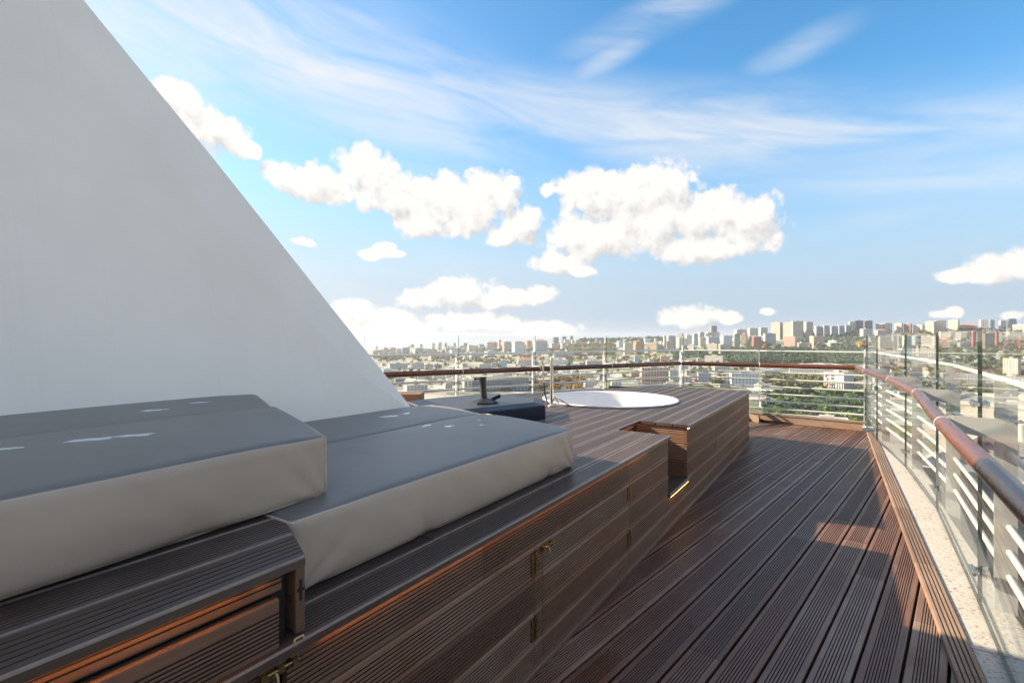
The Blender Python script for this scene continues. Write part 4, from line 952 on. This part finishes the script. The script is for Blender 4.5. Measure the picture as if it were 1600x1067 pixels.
# ---- far left ridge and town
BL = [
 (581,592,549,560,'white','flat','white block nearest the sloping wall on the far left ridge'),
 (595,606,551,561,'beige','flat','left one of two short beige blocks beside the sloping wall'),
 (607,618,551,561,'beige','flat','right one of two short beige blocks beside the sloping wall'),
 (599,607,543,551,'pink','flat','faded pink tower behind the two beige blocks, far left'),
 (609,618,543,552,'mauve','flat','mauve tower next to the faded pink one, far left'),
 (619,627,545,554,'cream','flat','narrow cream block right of the mauve tower, far left'),
 (627,641,543,554,'bluegrey','flat','broad blue-grey slab on the far left ridge'),
 (641,648,538,547,'beige','flat','tan tower rising above the broad blue-grey slab'),
 (655,661,538,545,'grey','flat','grey tower right of the tan one on the left skyline'),
 (646,664,544,553,'grey','flat','broad grey block below the tan and grey skyline towers'),
 (674,681,536,543,'paleblue','flat','palest of the lone towers on the left skyline'),
 (685,691,535,544,'bluegrey','flat','blue-grey tower in the middle of the left skyline'),
 (695,699,536,544,'brown','flat','slim brown tower on the left skyline'),
 (708,713,536,547,'bluegrey','flat','slim blue-grey tower just left of the first rail post'),
 (704,718,547,556,'paleblue','flat','pale blue block below the left skyline beside the rail post'),
 (724,730,536,547,'mauve','flat','mauve tower right above the parasol stand side of the skyline'),
 (672,702,555,561,'beige','flat','long low beige building halfway up the left slope'),
 (735,752,550,559,'cream','flat','cream block above the parasol stand, left'),
 (731,746,540,550,'grey','flat','long grey block on the crest above the cream block'),
 (748,757,538,549,'beige','flat','beige block on the crest left of the mauve slabs'),
 (760,776,535,549,'mauve','tile','first mauve slab with tiled top on the crest'),
 (779,784,531,548,'mauve','flat','slim mauve tower at the head of the long slab'),
 (785,802,534,548,'mauve','flat','long mauve slab behind the blue-grey tiled tower'),
 (802,822,535,555,'paleblue','tile','pale blue-grey tower with tiled cap, left of the brick one'),
 (823,832,533,545,'brick','tile','brick-red block between two pale blue towers'),
 (835,858,533,550,'bluegrey','tile','wide blue-grey block with tiled roof right of the brick-red one'),
 (759,776,549,558,'teal','flat','teal-grey block under the mauve slabs'),
 (860,876,537,546,'cream','flat','cream row of flats left of the small white block'),
 (877,886,536,546,'white','flat','small white block on the crest above the tub'),
 (864,874,527,536,'darkblue','flat','dark blue tower, left of three on the crest above the tub'),
 (878,886,526,536,'slate','flat','dark slate tower, middle of three above the tub'),
 (891,896,525,536,'darkblue','flat','slimmest dark tower, right of three above the tub'),
 (899,909,531,536,'grey','flat','low grey block on the crest right of the slim dark tower'),
 (912,917,527,533,'slate','flat','tiny lone tower on the crest left of the dark slabs'),
 (931,944,528,536,'darkblue','flat','left dark blue slab on the wooded crest'),
 (945,954,528,536,'slate','flat','right dark slab on the wooded crest'),
 (965,975,533,543,'paleblue','flat','pale blue block behind the tan tower pair'),
 (992,1009,533,553,'brick','flat','orange brick tower, middle of three tan and brick towers'),
 (975,990,536,555,'ochre','flat','tan tower, left of three tan and brick towers'),
 (1010,1028,537,552,'ochre','flat','tan tower, right of three tan and brick towers'),
 (1029,1037,538,550,'grey','flat','grey block behind the white slim slab'),
 (1037,1042,525,550,'white','flat','slim bright white slab at the left end of the tower cluster'),
 (1043,1057,525,548,'bluegrey','flat','tall blue-grey block beside the slim white slab'),
 (1041,1052,533,549,'ochre','flat','tan block in front of the tall blue-grey one'),
 (1057,1067,521,528,'beige','flat','beige top-row block in the tower cluster'),
 (1059,1072,528,542,'cream','flat','cream block just left of the far rail corner post'),
 (1072,1082,524,540,'white','flat','white tower with grey side in the tower cluster'),
 (1083,1092,522,541,'bluegrey','flat','blue-grey tower between white and cream ones'),
 (1093,1104,527,545,'cream','flat','cream tower in the middle of the cluster'),
 (1092,1103,519,526,'grey','flat','grey block peeping over the cream tower'),
 (1075,1085,538,552,'white','flat','short white block low in the cluster'),
 (1066,1075,540,552,'bluegrey','flat','short blue-grey block low in the cluster'),
 (1086,1102,543,552,'green','flat','grey-green low block under the cream tower'),
 (1102,1123,537,553,'cream','flat','wide cream block with notched top, left one of a pair'),
 (1124,1142,538,556,'cream','flat','wide cream block with notched top, right one of a pair'),
 (1104,1127,526,537,'bluegrey','flat','blue-grey row behind the two notched cream blocks'),
 (1128,1146,525,547,'paleblue','flat','pale blue slab right of the notched cream pair'),
 (1147,1157,522,546,'green','flat','grey-green slab beside the pale blue one'),
 (1157,1167,521,541,'brown','flat','brown tower on the slope left of the red block'),
 (1103,1127,519,525,'white','flat','low white row on top of the hill under the lone dark tower'),
 (1110,1122,509,521,'slate','flat','lone dark tower standing alone on the hilltop skyline'),
 (1149,1169,515,522,'beige','flat','low beige row on the hilltop right of the lone tower'),
 (1170,1186,513,524,'cream','flat','cream row on the hilltop, left half'),
 (1187,1201,512,523,'white','flat','white row on the hilltop next to the four cream towers'),
 (1176,1191,526,545,'red','flat','deep red block just above the white rail'),
 (1194,1214,521,539,'teal','flat','teal block below the first cream tower'),
 (1202,1221,504,531,'cream','flat','leftmost of the four tall cream towers'),
 (1222,1236,504,531,'cream','flat','second from left of the four tall cream towers'),
 (1237,1257,502,533,'cream','flat','third and widest of the four tall cream towers'),
 (1258,1272,503,530,'cream','flat','rightmost of the four tall cream towers'),
 (1274,1286,510,527,'bluegrey','flat','first stepped blue-grey slab right of the cream towers'),
 (1286,1298,509,527,'bluegrey','flat','second stepped blue-grey slab on the hill'),
 (1298,1310,510,527,'bluegrey','flat','third stepped blue-grey slab on the hill'),
 (1310,1321,509,527,'bluegrey','flat','fourth stepped blue-grey slab on the hill'),
 (1321,1331,508,525,'bluegrey','flat','last stepped blue-grey slab on the hill'),
 (1327,1335,503,512,'white','flat','white block behind the dark blue slabs'),
 (1335,1350,501,520,'darkblue','flat','left half of the dark blue slab on the skyline'),
 (1350,1366,501,519,'darkblue','flat','right half of the dark blue slab on the skyline'),
 (1223,1244,526,548,'pink','flat','pink tower below the cream towers, left of two pink ones'),
 (1268,1291,525,548,'pink','flat','salmon pink block, right of two pink ones'),
 (1245,1267,536,545,'grey','flat','low grey building between the two pink ones'),
 (1292,1308,532,539,'white','flat','low white building right of the salmon pink block'),
 (1346,1366,514,529,'white','flat','white block with dark windows above the rail corner'),
 (1367,1380,506,516,'white','flat','white block on the skyline right of the dark blue slab'),
 (1381,1395,505,517,'white','flat','second white block right of the dark blue slab'),
 (1396,1410,505,517,'cream','flat','cream block third after the dark blue slab'),
 (1411,1424,506,517,'brown','flat','dark brown block among pale ones on the right skyline'),
 (1425,1443,508,518,'white','flat','wide white row left of the big cream slabs, right skyline'),
 (1444,1461,502,521,'cream','flat','left big cream slab on the right skyline'),
 (1461,1480,501,520,'cream','flat','middle big cream slab on the right skyline'),
 (1480,1498,500,518,'cream','flat','right big cream slab on the right skyline'),
 (1498,1529,509,518,'brick','tile','long terracotta roofed row on the right skyline'),
 (1531,1545,500,514,'white','flat','white tower on the right skyline left of the nearest glass joint'),
 (1546,1555,500,514,'bluegrey','flat','blue-grey tower beside the white one, right skyline'),
 (1562,1574,501,513,'white','flat','small white tower near the right photo edge'),
 (1575,1590,498,512,'darkblue','flat','dark blue block near the right photo edge'),
 (1580,1604,507,518,'white','flat','white block at the right photo edge on the skyline'),
 (1369,1388,516,525,'grey','tile','grey block with tiled roof seen over the first glass panes'),
 (1373,1407,526,548,'beige','flat','wide beige block seen through the glass left of the second joint'),
 (1411,1436,525,547,'cream','flat','cream block seen through the third pane, left'),
 (1437,1462,525,546,'beige','flat','beige block seen through the third pane, right'),
 (1468,1512,518,530,'white','flat','long white-grey block through the fourth pane'),
 (1519,1530,518,543,'red','flat','red and white tower, left one, through the fourth pane'),
 (1537,1556,521,546,'brown','flat','brown block between two red and white towers'),
 (1556,1568,518,544,'red','flat','red and white tower, right one, through the last pane'),
 (1572,1604,519,532,'grey','flat','grey block at the right photo edge through the glass'),
 (1470,1500,534,545,'green','flat','grey-green low block halfway down the right hill'),
 (1498,1518,536,547,'mauve','flat','mauve low block halfway down the right hill'),
]
ONM = {'tower': 'tower_block', 'slab': 'slab_block', 'block': 'apartment_block', 'row': 'terrace_row'}
for (a, b, t, y, c, rf, lab) in BL:
    cat = 'apartment block'; nm = 'apartment_block'
    for k in ('tower', 'slab', 'row'):
        if k in lab.split() : nm = ONM[k]; break
    side = {'red': 'white', 'ochre': 'bluegrey', 'cream': None}.get(c)
    building(a, b, t, y, c, lab, cat, roof=rf, name=nm, dr=rnd.uniform(.5, .9), yaw=rnd.choice([18, 24, 30, -20]) if b - a < 30 else 8, side=side if c == 'ochre' else None)
# ---- valley: sheds, offices, near buildings
VL = [
 (608,638,568,577,'teal','flat','pale teal warehouse in the valley behind the rail, far left','warehouse',8),
 (642,663,567,577,'white','flat','white commercial hall with dark bays in the valley left','warehouse',5),
 (665,677,569,577,'cream','flat','small cream hall beside the white one','warehouse',5),
 (678,689,569,576,'grey','flat','small grey hall right of the cream one','warehouse',5),
 (598,613,577,583,'paleblue','flat','light blue shed next to the sloping wall above the dark handrail','shed',10),
 (652,673,586,593,'white','tile','white shed with reddish roof below the dark handrail','shed',6),
 (677,696,585,592,'white','flat','white shed under the handrail, right of the reddish roofed one','shed',6),
 (697,721,584,591,'grey','flat','grey shed with dark openings left of the rail post','shed',6),
 (633,671,602,614,'white','flat','white warehouse with pale gable, lowest at left beside the wall','warehouse',16),
 (698,722,592,601,'beige','flat','beige shed above the cluttered yard at left','shed',10),
 (617,632,592,600,'slate','flat','slate grey shed behind the lowest white warehouse','shed',12),
 (748,768,569,577,'white','flat','white rooftop works behind the parasol stand','works',6),
 (768,779,567,574,'bluegrey','flat','blue-grey hall left of the cyan one','warehouse',6),
 (779,792,565,574,'cyan','flat','cyan hall in the valley left of the shower post','warehouse',6),
 (809,836,562,571,'white','tile','white hall with rust roof left of the shower post','warehouse',6),
 (863,888,562,570,'paleblue','flat','pale blue hall right of the shower post','warehouse',6),
 (865,897,550,558,'grey','flat','grey long block below the crest right of the shower post','warehouse',4),
 (916,943,564,571,'white','flat','white tank works under the upper rail, left of the middle post','works',6),
 (862,883,586,593,'paleblue','flat','pale blue hall just right of the shower post below the handrail','warehouse',5),
 (893,906,583,591,'slate','flat','dark windowless box above the tub','warehouse',6),
 (907,928,583,591,'cream','flat','cream columned hall above the tub','warehouse',6),
 (913,936,596,608,'grey','flat','grey office block right behind the tub','office',12),
 (936,949,585,596,'slate','flat','slate office block touching the middle rail post','office',12),
 (955,972,597,605,'bluegrey','flat','blue-grey shed right of the middle rail post','shed',12),
 (985,1000,582,592,'brick','tile','small brick block with white gable left of the pink apartments','apartment block',18),
 (991,1001,555,566,'teal','flat','small teal block under the brick tower','apartment block',12),
 (1032,1047,557,565,'brick','flat','row of small brick pavilions above the handrail corner','shed',6),
 (1046,1060,579,596,'teal','flat','teal balcony block right of the pink apartments','apartment block',12),
 (1062,1076,572,586,'beige','flat','beige block just right of the far corner post','apartment block',14),
 (1064,1082,589,600,'white','flat','white block with black windows low by the corner post','apartment block',14),
 (1099,1131,556,568,'white','flat','long white office with two dark window bands above the orange handrail','office',-14),
 (1089,1099,560,568,'white','flat','small white annex left of the long white office','office',8),
 (1116,1141,573,580,'white','flat','low white shed under the orange handrail','shed',6),
 (1090,1112,583,597,'bluegrey','flat','blue-grey works in the valley right of the corner post','works',10),
 (1141,1187,584,604,'paleblue','flat','pale flat-roofed school with dark window bands behind the tub platform','school',8),
 (1124,1142,595,605,'cream','flat','cream annex left of the flat-roofed school','annex',10),
 (1194,1232,579,588,'bluegrey','flat','long blue-grey depot under the orange handrail, left','depot',3),
 (1233,1276,577,585,'white','flat','long white depot under the orange handrail, right','depot',3),
 (1333,1351,602,610,'ochre','flat','small yellow-orange shed near the rail corner','shed',8),
 (1187,1216,625,640,'white','flat','white low building peeping over the platform corner by the post','works',14),
 (1350,1408,547,565,'white','flat','left wing of the long white building through the glass','office',4),
 (1426,1463,545,565,'white','flat','right wing of the long white building through the glass','office',4),
 (1409,1425,544,566,'teal','flat','glazed entrance block between the white wings','office',4),
 (1564,1593,560,588,'white','flat','tall white block with small dark windows through the last pane','apartment block',-22),
 (1566,1604,589,599,'white','flat','long white base building at the right photo edge','works',4),
 (1400,1440,590,604,'slate','flat','slate roofed hall in the valley through the glass, left','warehouse',10),
 (1470,1530,584,598,'grey','flat','grey hall in the valley through the fourth pane','warehouse',10),
 (1375,1398,583,592,'cream','flat','cream hall behind the second glass joint','warehouse',10),
 (1530,1562,600,612,'slate','flat','dark hall low at the right through the glass','warehouse',10),
]
for (a, b, t, y, c, rf, lab, cat, yw) in VL:
    building(a, b, t, y, c, lab, cat, roof=rf, name=cat.replace(' ', '_'), yaw=yw, dr=.55, wx=4.5, fl=3.6, winf=.36)
# ---- blue glass office with individually built windows
def facade_grid(root, w, H, nf, nb, mat, y=-.14, ww=.7, hh=.62, z0=2.5, name='window'):
    me = None
    for i in range(nf):
        for j in range(nb):
            if me is None:
                s = MB(); s.box(-w / nb * ww / 2, w / nb * ww / 2, 0, .2, 0, (H - z0) / nf * hh); o = s.build(name, mat, root); me = o.data
            else: o = link(name, me, root)
            o.location = (-w / 2 + (j + .5) * w / nb, y, z0 + i * (H - z0) / nf + .5)
r_, w_, d_o, h_ = building(736, 826, 589, 612, 'slate', 'dark blue glass office slab below the dark handrail, behind the parasol stand', 'office', yaw=-9, dr=.22, win=M_WINB, wx=5, fl=60, name='glass_office')
facade_grid(r_, w_, h_, 5, 22, M_WINB)
r_, w_, d_o, h_ = building(724, 739, 591, 612, 'white', 'white end wing of the glass office with balcony slots', 'office', yaw=14, dr=.8, name='office_wing', wx=5)
r_, w_, d_o, h_ = building(1001, 1046, 575, 602, 'pink', 'salmon pink apartment block with rows of dark balconies behind the tub platform', 'apartment block', yaw=10, dr=.4, fl=60, name='balcony_apartments')
facade_grid(r_, w_, h_, 6, 9, M_WIN, ww=.5)
s = MB()
for i in range(6): s.box(-w_ / 2 - .3, w_ / 2 + .3, -1.1, 0, 2.5 + i * (h_ - 2.5) / 6 - .2, 2.5 + i * (h_ - 2.5) / 6 + .7)
s.build('balcony', CM['pink'], r_)
# white building with the red squiggles
r_, w_, d_o, h_ = building(1279, 1326, 582, 611, 'white', 'white block with red squiggle mural and column of black windows', 'office', yaw=-30, dr=.9, fl=60, name='mural_building', side='bluegrey')
me = None
for i in range(5):
    z = 3 + i * (h_ - 5) / 5
    s = MB(); s.box(-w_ * .14, w_ * .04, -.25, .05, z + 1, z + (h_ - 5) / 5 * .62 + 1); s.build('window', M_WIN, r_)
s = MB(); Mred = simple('mural_red', (.55, .05, .03), .7)
pts = []
for i in range(60):
    t = i / 59; pts.append((-w_ * .34 + w_ * .055 * math.sin(t * 21 + .8) * (1 + .3 * math.sin(t * 9)), -.3, 3 + (h_ - 5) * (1 - t)))
s.tube(pts[:26], .9, 6); s.tube(pts[30:], .9, 6)
s.build('mural_squiggle', Mred, r_)
# ---- lower neighbouring roofs at the right, just below the terrace
def low_roof(px0, px1, py, z, depth, h, col, label, extra=None, nm='lower_roof'):
    g = gp((px0 + px1) / 2, py, z); w = (px1 - px0) * g.y / FPX
    root = empty(nm, (g.x, g.y, z - h), -math.atan2(g.x, g.y)); tag(root, label, 'building')
    s = MB(); s.box(-w / 2, w / 2, 0, depth, -(z - h - GZ) - 2, h - .4); s.build('wall', CM[col], root)
    s = MB(); s.box(-w / 2, w / 2, 0, depth, h - .4, h); s.build('roof', M_ROOFG if not extra else CM[extra], root)
    s = MB()
    for (a, b, c, d) in ((-w / 2, w / 2, 0, .35), (-w / 2, w / 2, depth - .35, depth), (-w / 2, -w / 2 + .35, .35, depth - .35), (w / 2 - .35, w / 2, .35, depth - .35)): s.box(a, b, c, d, h, h + .7)
    s.build('parapet', CM['white'], root)
    s = MB()
    for k in range(6):
        x = rnd.uniform(-w * .4, w * .35); y = rnd.uniform(depth * .15, depth * .8); q = rnd.uniform(.8, 2.4); s.box(x, x + q * 1.6, y, y + q, h, h + q * .7)
    s.build('plant_unit', CM['grey'], root)
    for k in range(int(depth / 3)):
        s = MB(); s.box(-w / 2 + .6, w / 2 - .6, 1 + k * 3, 1.12 + k * 3, h, h + .12); s.build('roof_seam', CM['slate'], root)
    return root
low_roof(1500, 2300, 830, -7.0, 30, 3, 'slate', 'grey flat roof with seams and plant boxes just below the right balustrade', extra='slate')
low_roof(1560, 2250, 664, -13.0, 26, 5, 'beige', 'pale flat roof further right below the balustrade')
low_roof(1150, 1320, 668, -22.0, 22, 4, 'paleblue', 'pale blue flat roof seen between rails near the far corner')
# rooftop vents on the lower roof at the right edge
for (px, py, z, lab) in [(1578, 745, -8.4, 'nearest white rooftop chimney with flared foot below the handrail'), (1595, 712, -8.2, 'white rooftop chimney behind the nearest one')]:
    g = gp(px, py, z); root = empty('rooftop_chimney', tuple(g)); tag(root, lab, 'chimney', 'chimneys on the lower roof')
    s = MB(); s.prism([(-1, -.8), (1, -.8), (1, .8), (-1, .8)], -.6, .5); s.build('plinth', CM['white'], root)
    s = MB(); s.tube([(0, 0, .5), (0, 0, 1.2), (0, 0, 2.6)], [.9, .5, .45], 12); s.build('stack', CM['white'], root)
LMK = [((a + b) / 2, y, ' '.join(lab.split()[:5]).replace(',', '').rstrip()) for (a, b, t, y, c, rf, lab, *_) in BL + VL]
_bad = ('of', 'the', 'with', 'in', 'on', 'a', 'beside', 'at', 'by', 'and', 'behind', 'under', 'below', 'above', 'left', 'right', 'to', 'nearest', 'from', 'through', 'seen', 'just', 'one', 'first', 'two', 'next', 'among', 'touching', 'rising', 'three', 'half', 'over', 'between')
def _trim(t):
    w = t.split()
    while w and w[-1] in _bad: w.pop()
    return ' '.join(w)
LMK = [(x, y, _trim(t)) for (x, y, t) in LMK]
# ---- low houses scattered over the valley
SEEN = set(); hp = rnd
for k in range(95):
    px = 583 + (1110 - 583) * (k + rnd.random()) / 95; py = lerp_tab(SKY_T, px) + rnd.uniform(1.5, 7); w = rnd.uniform(3.5, 9); h = rnd.uniform(2.5, 7) if w > 5 else rnd.uniform(4, 9)
    if 900 < px < 1000 and rnd.random() < .6: continue
    hc = rnd.choice(['white', 'grey', 'bluegrey', 'cream', 'white', 'mauve', 'beige', 'paleblue']); near = min(LMK, key=lambda q: abs(q[0] - px) + 1.6 * abs(q[1] - py))
    lab = 'distant %s %s on the ridge, %s the %s' % (hc.replace('paleblue', 'pale blue').replace('bluegrey', 'blue-grey'), 'low block' if h < 5 else 'tower', 'left of' if px < near[0] else 'right of', near[2])
    if lab in SEEN: lab = 'another ' + lab
    if lab in SEEN: continue
    SEEN.add(lab)
    building(px, px + w, py - h, py, hc, ' '.join(lab.split()[:16]), 'building', name='ridge_building', group='small buildings along the far ridge', dr=.8)
HC = ['white', 'cream', 'white', 'white', 'paleblue', 'grey', 'beige', 'white']
for k in range(190):
    px = hp.uniform(585, 1600); py = hp.choice([hp.uniform(548, 600), hp.uniform(560, 612)]) if px < 1180 else hp.uniform(545, 585)
    if 1190 < px < 1345 and py > 545: continue
    w = hp.uniform(4, 11) * (1 + (py - 550) / 120); h = w * hp.uniform(.28, .55)
    hc = hp.choice(HC); hr = hp.choice(['tile', 'flat', 'flat', 'slate', 'flat']); near = min(LMK, key=lambda q: abs(q[0] - px) + 1.6 * abs(q[1] - py))
    where = ('left of' if px < near[0] - 5 else 'right of' if px > near[0] + 5 else 'in front of' if py > near[1] else 'behind')
    lab = '%s %s house with %s roof, %s the %s' % ('tiny' if w < 6 else 'small' if w < 9 else 'low', hc.replace('paleblue', 'pale blue'), {'tile': 'red tiled', 'flat': 'flat', 'slate': 'slate'}[hr], where, near[2])
    if lab in SEEN: lab = 'another ' + lab
    SEEN.add(lab)
    building(px, px + w, py - h, py, hc, ' '.join(lab.split()[:16]), 'house', roof=hr, name='house', group='low houses scattered in the valley', dr=.8)
# ---- trees
def leaf_mat(name, c):
    m, N, L, b = newmat(name); oi = N.new('ShaderNodeObjectInfo'); tc = N.new('ShaderNodeTexCoord')
    n = N.new('ShaderNodeTexNoise'); n.inputs['Scale'].default_value = .16; n.inputs['Detail'].default_value = 3; L.new(tc.outputs['Object'], n.inputs['Vector'])
    mr = N.new('ShaderNodeMapRange'); L.new(n.outputs[0], mr.inputs[0]); mr.inputs[1].default_value = .3; mr.inputs[2].default_value = .7; mr.inputs[3].default_value = .6; mr.inputs[4].default_value = 1.5
    vm = N.new('ShaderNodeVectorMath'); vm.operation = 'SCALE'; vm.inputs[0].default_value = c; L.new(mr.outputs[0], vm.inputs['Scale']); hv = N.new('ShaderNodeHueSaturation'); r1 = N.new('ShaderNodeMapRange'); L.new(oi.outputs['Random'], r1.inputs[0]); r1.inputs[3].default_value = .6; r1.inputs[4].default_value = 1.5; L.new(r1.outputs[0], hv.inputs['Value']); L.new(vm.outputs[0], hv.inputs['Color']); L.new(hv.outputs[0], b.inputs['Base Color'])
    b.inputs['Roughness'].default_value = .7; b.inputs['Specular IOR Level'].default_value = .2; return m
LM = {'pine': leaf_mat('pine_leaf', (.075, .135, .028)), 'dark': leaf_mat('dark_leaf', (.030, .055, .022)), 'olive': leaf_mat('olive_leaf', (.085, .095, .035)), 'autumn': leaf_mat('autumn_leaf', (.26, .15, .035))}
M_TRUNK = simple('bark', (.10, .07, .05), .9)
def crown_arrays(seed, n=260, rx=1.0, rz=.62, leaf=.16):
    r = np.random.RandomState(seed); lob = r.normal(0, .42, (9, 3)); lob[:, 2] *= rz * .9; lr = r.uniform(.34, .60, 9)
    k = r.randint(0, 9, n); d = r.normal(size=(n, 3)); d /= np.linalg.norm(d, axis=1)[:, None]
    rad = lr[k] * r.uniform(.72, 1.05, n); c = lob[k] + d * rad[:, None] * np.array([1, 1, rz]); c *= rx
    nrm = d + r.normal(0, .35, (n, 3)); nrm /= np.linalg.norm(nrm, axis=1)[:, None]
    t = np.cross(nrm, r.normal(size=(n, 3))); t /= np.linalg.norm(t, axis=1)[:, None]; bt = np.cross(nrm, t); L_ = leaf * r.uniform(.7, 1.5, (n, 1))
    v = np.stack([c - t * L_ - bt * L_, c + t * L_ - bt * L_, c + t * L_ * .8 + bt * L_, c - t * L_ + bt * L_ * .9], 1).reshape(-1, 3)
    return v
CRV = [crown_arrays(s_) for s_ in range(5)]
def quads_mesh(name, v, mat):
    n = len(v) // 4; me = bpy.data.meshes.new(name); me.vertices.add(len(v)); me.vertices.foreach_set('co', v.astype(np.float32).ravel())
    me.loops.add(n * 4); me.loops.foreach_set('vertex_index', np.arange(n * 4)); me.polygons.add(n); me.polygons.foreach_set('loop_start', np.arange(n) * 4); me.polygons.foreach_set('loop_total', np.full(n, 4))
    me.materials.append(mat); me.update(); me.validate(); return me
CRM = {(k, i): quads_mesh('crown', CRV[i], LM[k]) for k in LM for i in range(5)}
s = MB(); s.tube([(0, 0, -2), (.1, 0, .5), (0, .1, 1)], [.05, .04, .02], 6); TRM = s.build('trunk', M_TRUNK).data; bpy.data.objects.remove(bpy.data.objects['trunk'])
def tree(px, py, wpx, kind, label, group, hf=1.0):
    g = ground_at(px, py); r_ = wpx / 2 * g.y / FPX; root = empty('pine_tree' if kind in ('pine', 'dark') else 'broadleaf_tree', tuple(g)); tag(root, label, 'tree', group)
    c = link('crown', CRM[(kind, rnd.randrange(5))], root); c.location = (0, 0, r_ * .95 * hf); c.scale = (r_, r_, r_ * hf); c.rotation_euler = (0, 0, rnd.uniform(0, 6.28))
    t = link('trunk', TRM, root); t.scale = (r_, r_, r_ * .7)
i = 0
ORD = ['first', 'second', 'third', 'fourth', 'fifth', 'sixth', 'seventh', 'eighth', 'ninth', 'tenth', 'eleventh', 'twelfth', 'thirteenth']
for rr, (rown, pyr) in enumerate([('rearmost', 624), ('second', 635), ('middle', 647), ('fourth', 660), ('front', 674)]):
    for k in range(12):
        px = 1192 + 155 * (k + .5) / 12 + rnd.uniform(-4, 4); kd_ = rnd.choice(['pine', 'pine', 'dark'])
        tree(px, pyr + rnd.uniform(-4, 4), rnd.uniform(16, 28), kd_, '%s stone pine, %s from left in the %s row of the grove' % ('dark' if kd_ == 'dark' else 'green', ORD[k], rown), 'stone pines in the grove below the far rails', .78)
for k in range(26):
    t = k / 25; tree(785 + t * 125 + rnd.uniform(-3, 3), 611 - t * 14 + rnd.uniform(-2, 3), rnd.uniform(9, 15), 'autumn', ('orange autumn tree, %s from the %s end of the avenue beyond the tub' % (ORD[k] if k < 13 else ORD[25 - k], 'left' if k < 13 else 'right')), 'autumn trees in the avenue beyond the tub', 1.0)
for (px, py, w, k, lab) in [(1197, 549, 13, 'autumn', 'yellow autumn tree just right of the red block'), (1216, 549, 11, 'olive', 'olive tree left of the left pink tower'), (1282, 549, 15, 'olive', 'yellow-green tree in front of the salmon pink block'), (1321, 549, 10, 'olive', 'upright yellow-green tree on the slope, middle'), (1340, 548, 14, 'autumn', 'rust coloured tree at the rail corner'), (1356, 545, 12, 'autumn', 'brown tree seen through the first pane'),
    (954, 544, 8, 'autumn', 'rusty lone tree beside the tan tower'), (1066, 549, 8, 'dark', 'dark conifer by the far corner post'), (1120, 606, 16, 'olive', 'olive tree in the valley right of the corner post')]:
    tree(px, py, w, k, lab, None, 1.25)
def forest(name, label, regs, kind, seed):
    r = np.random.RandomState(seed); out = []
    for (x0, x1, y0, y1, cnt, w0, w1) in regs:
        for k in range(cnt):
            px = r.uniform(x0, x1); py = r.uniform(y0, y1); g = ground_at(px, py); rr = r.uniform(w0, w1) / 2 * g.y / FPX
            v = CRV[r.randint(5)][: 4 * 90] * np.array([rr, rr, rr * 1.1]) * 1.15; a = r.uniform(0, 6.28); c, s_ = math.cos(a), math.sin(a)
            v = v @ np.array([[c, s_, 0], [-s_, c, 0], [0, 0, 1]]) + np.array([g.x, g.y, g.z + rr * .7]); out.append(v)
    o = link(name, quads_mesh(name, np.concatenate(out), LM[kind])); tag(o, label, 'woodland', None, 'stuff')
forest('woodland', 'dark green belt of trees on the slope under the pink blocks', [(1140, 1350, 549, 568, 700, 6, 11), (1050, 1200, 548, 560, 160, 5, 9), (1300, 1350, 520, 548, 90, 5, 9), (1240, 1300, 526, 536, 60, 5, 8), (1195, 1350, 624, 676, 150, 12, 20), (1160, 1205, 532, 552, 50, 5, 9)], 'dark', 3)
forest('scrub', 'olive green scrub and gardens across the valley', [(890, 960, 538, 556, 260, 3, 7), (740, 1180, 552, 570, 330, 3, 6), (590, 760, 548, 566, 220, 3, 6), (600, 1180, 570, 606, 260, 4, 8), (1195, 1290, 590, 606, 120, 6, 12), (1325, 1350, 575, 600, 40, 6, 10), (1380, 1600, 520, 560, 260, 4, 8), (1380, 1600, 560, 640, 200, 6, 12)], 'olive', 4)
forest('autumn_scrub', 'rust brown autumn scrub on the slopes', [(890, 955, 538, 548, 90, 3, 6), (1340, 1600, 520, 556, 70, 3, 7), (865, 900, 540, 550, 40, 3, 5), (800, 920, 598, 612, 60, 6, 10)], 'autumn', 5)
forest('crest_trees', 'dark line of trees along the middle skyline crest', [(905, 1040, 529.5, 535, 190, 4, 8), (1240, 1345, 520, 526, 60, 4, 7), (700, 900, 543, 550, 120, 3, 6), (1480, 1600, 511, 518, 60, 4, 8)], 'dark', 6)
# ---- air: pale haze over the whole valley
s = MB(); s.box(-9000, 9000, -9000, 9000, -700, 90)
m = bpy.data.materials.new('valley_haze'); m.use_nodes = True; m.node_tree.nodes.clear()
_o = m.node_tree.nodes.new('ShaderNodeOutputMaterial'); _v = m.node_tree.nodes.new('ShaderNodeVolumePrincipled')
_v.inputs['Color'].default_value = (.80, .88, 1.0, 1); _v.inputs['Density'].default_value = .00008; _v.inputs['Anisotropy'].default_value = .3
m.node_tree.links.new(_v.outputs[0], _o.inputs['Volume'])
hz_o = s.build('haze', m); tag(hz_o, 'thin pale haze over the valley', None, None, 'stuff')
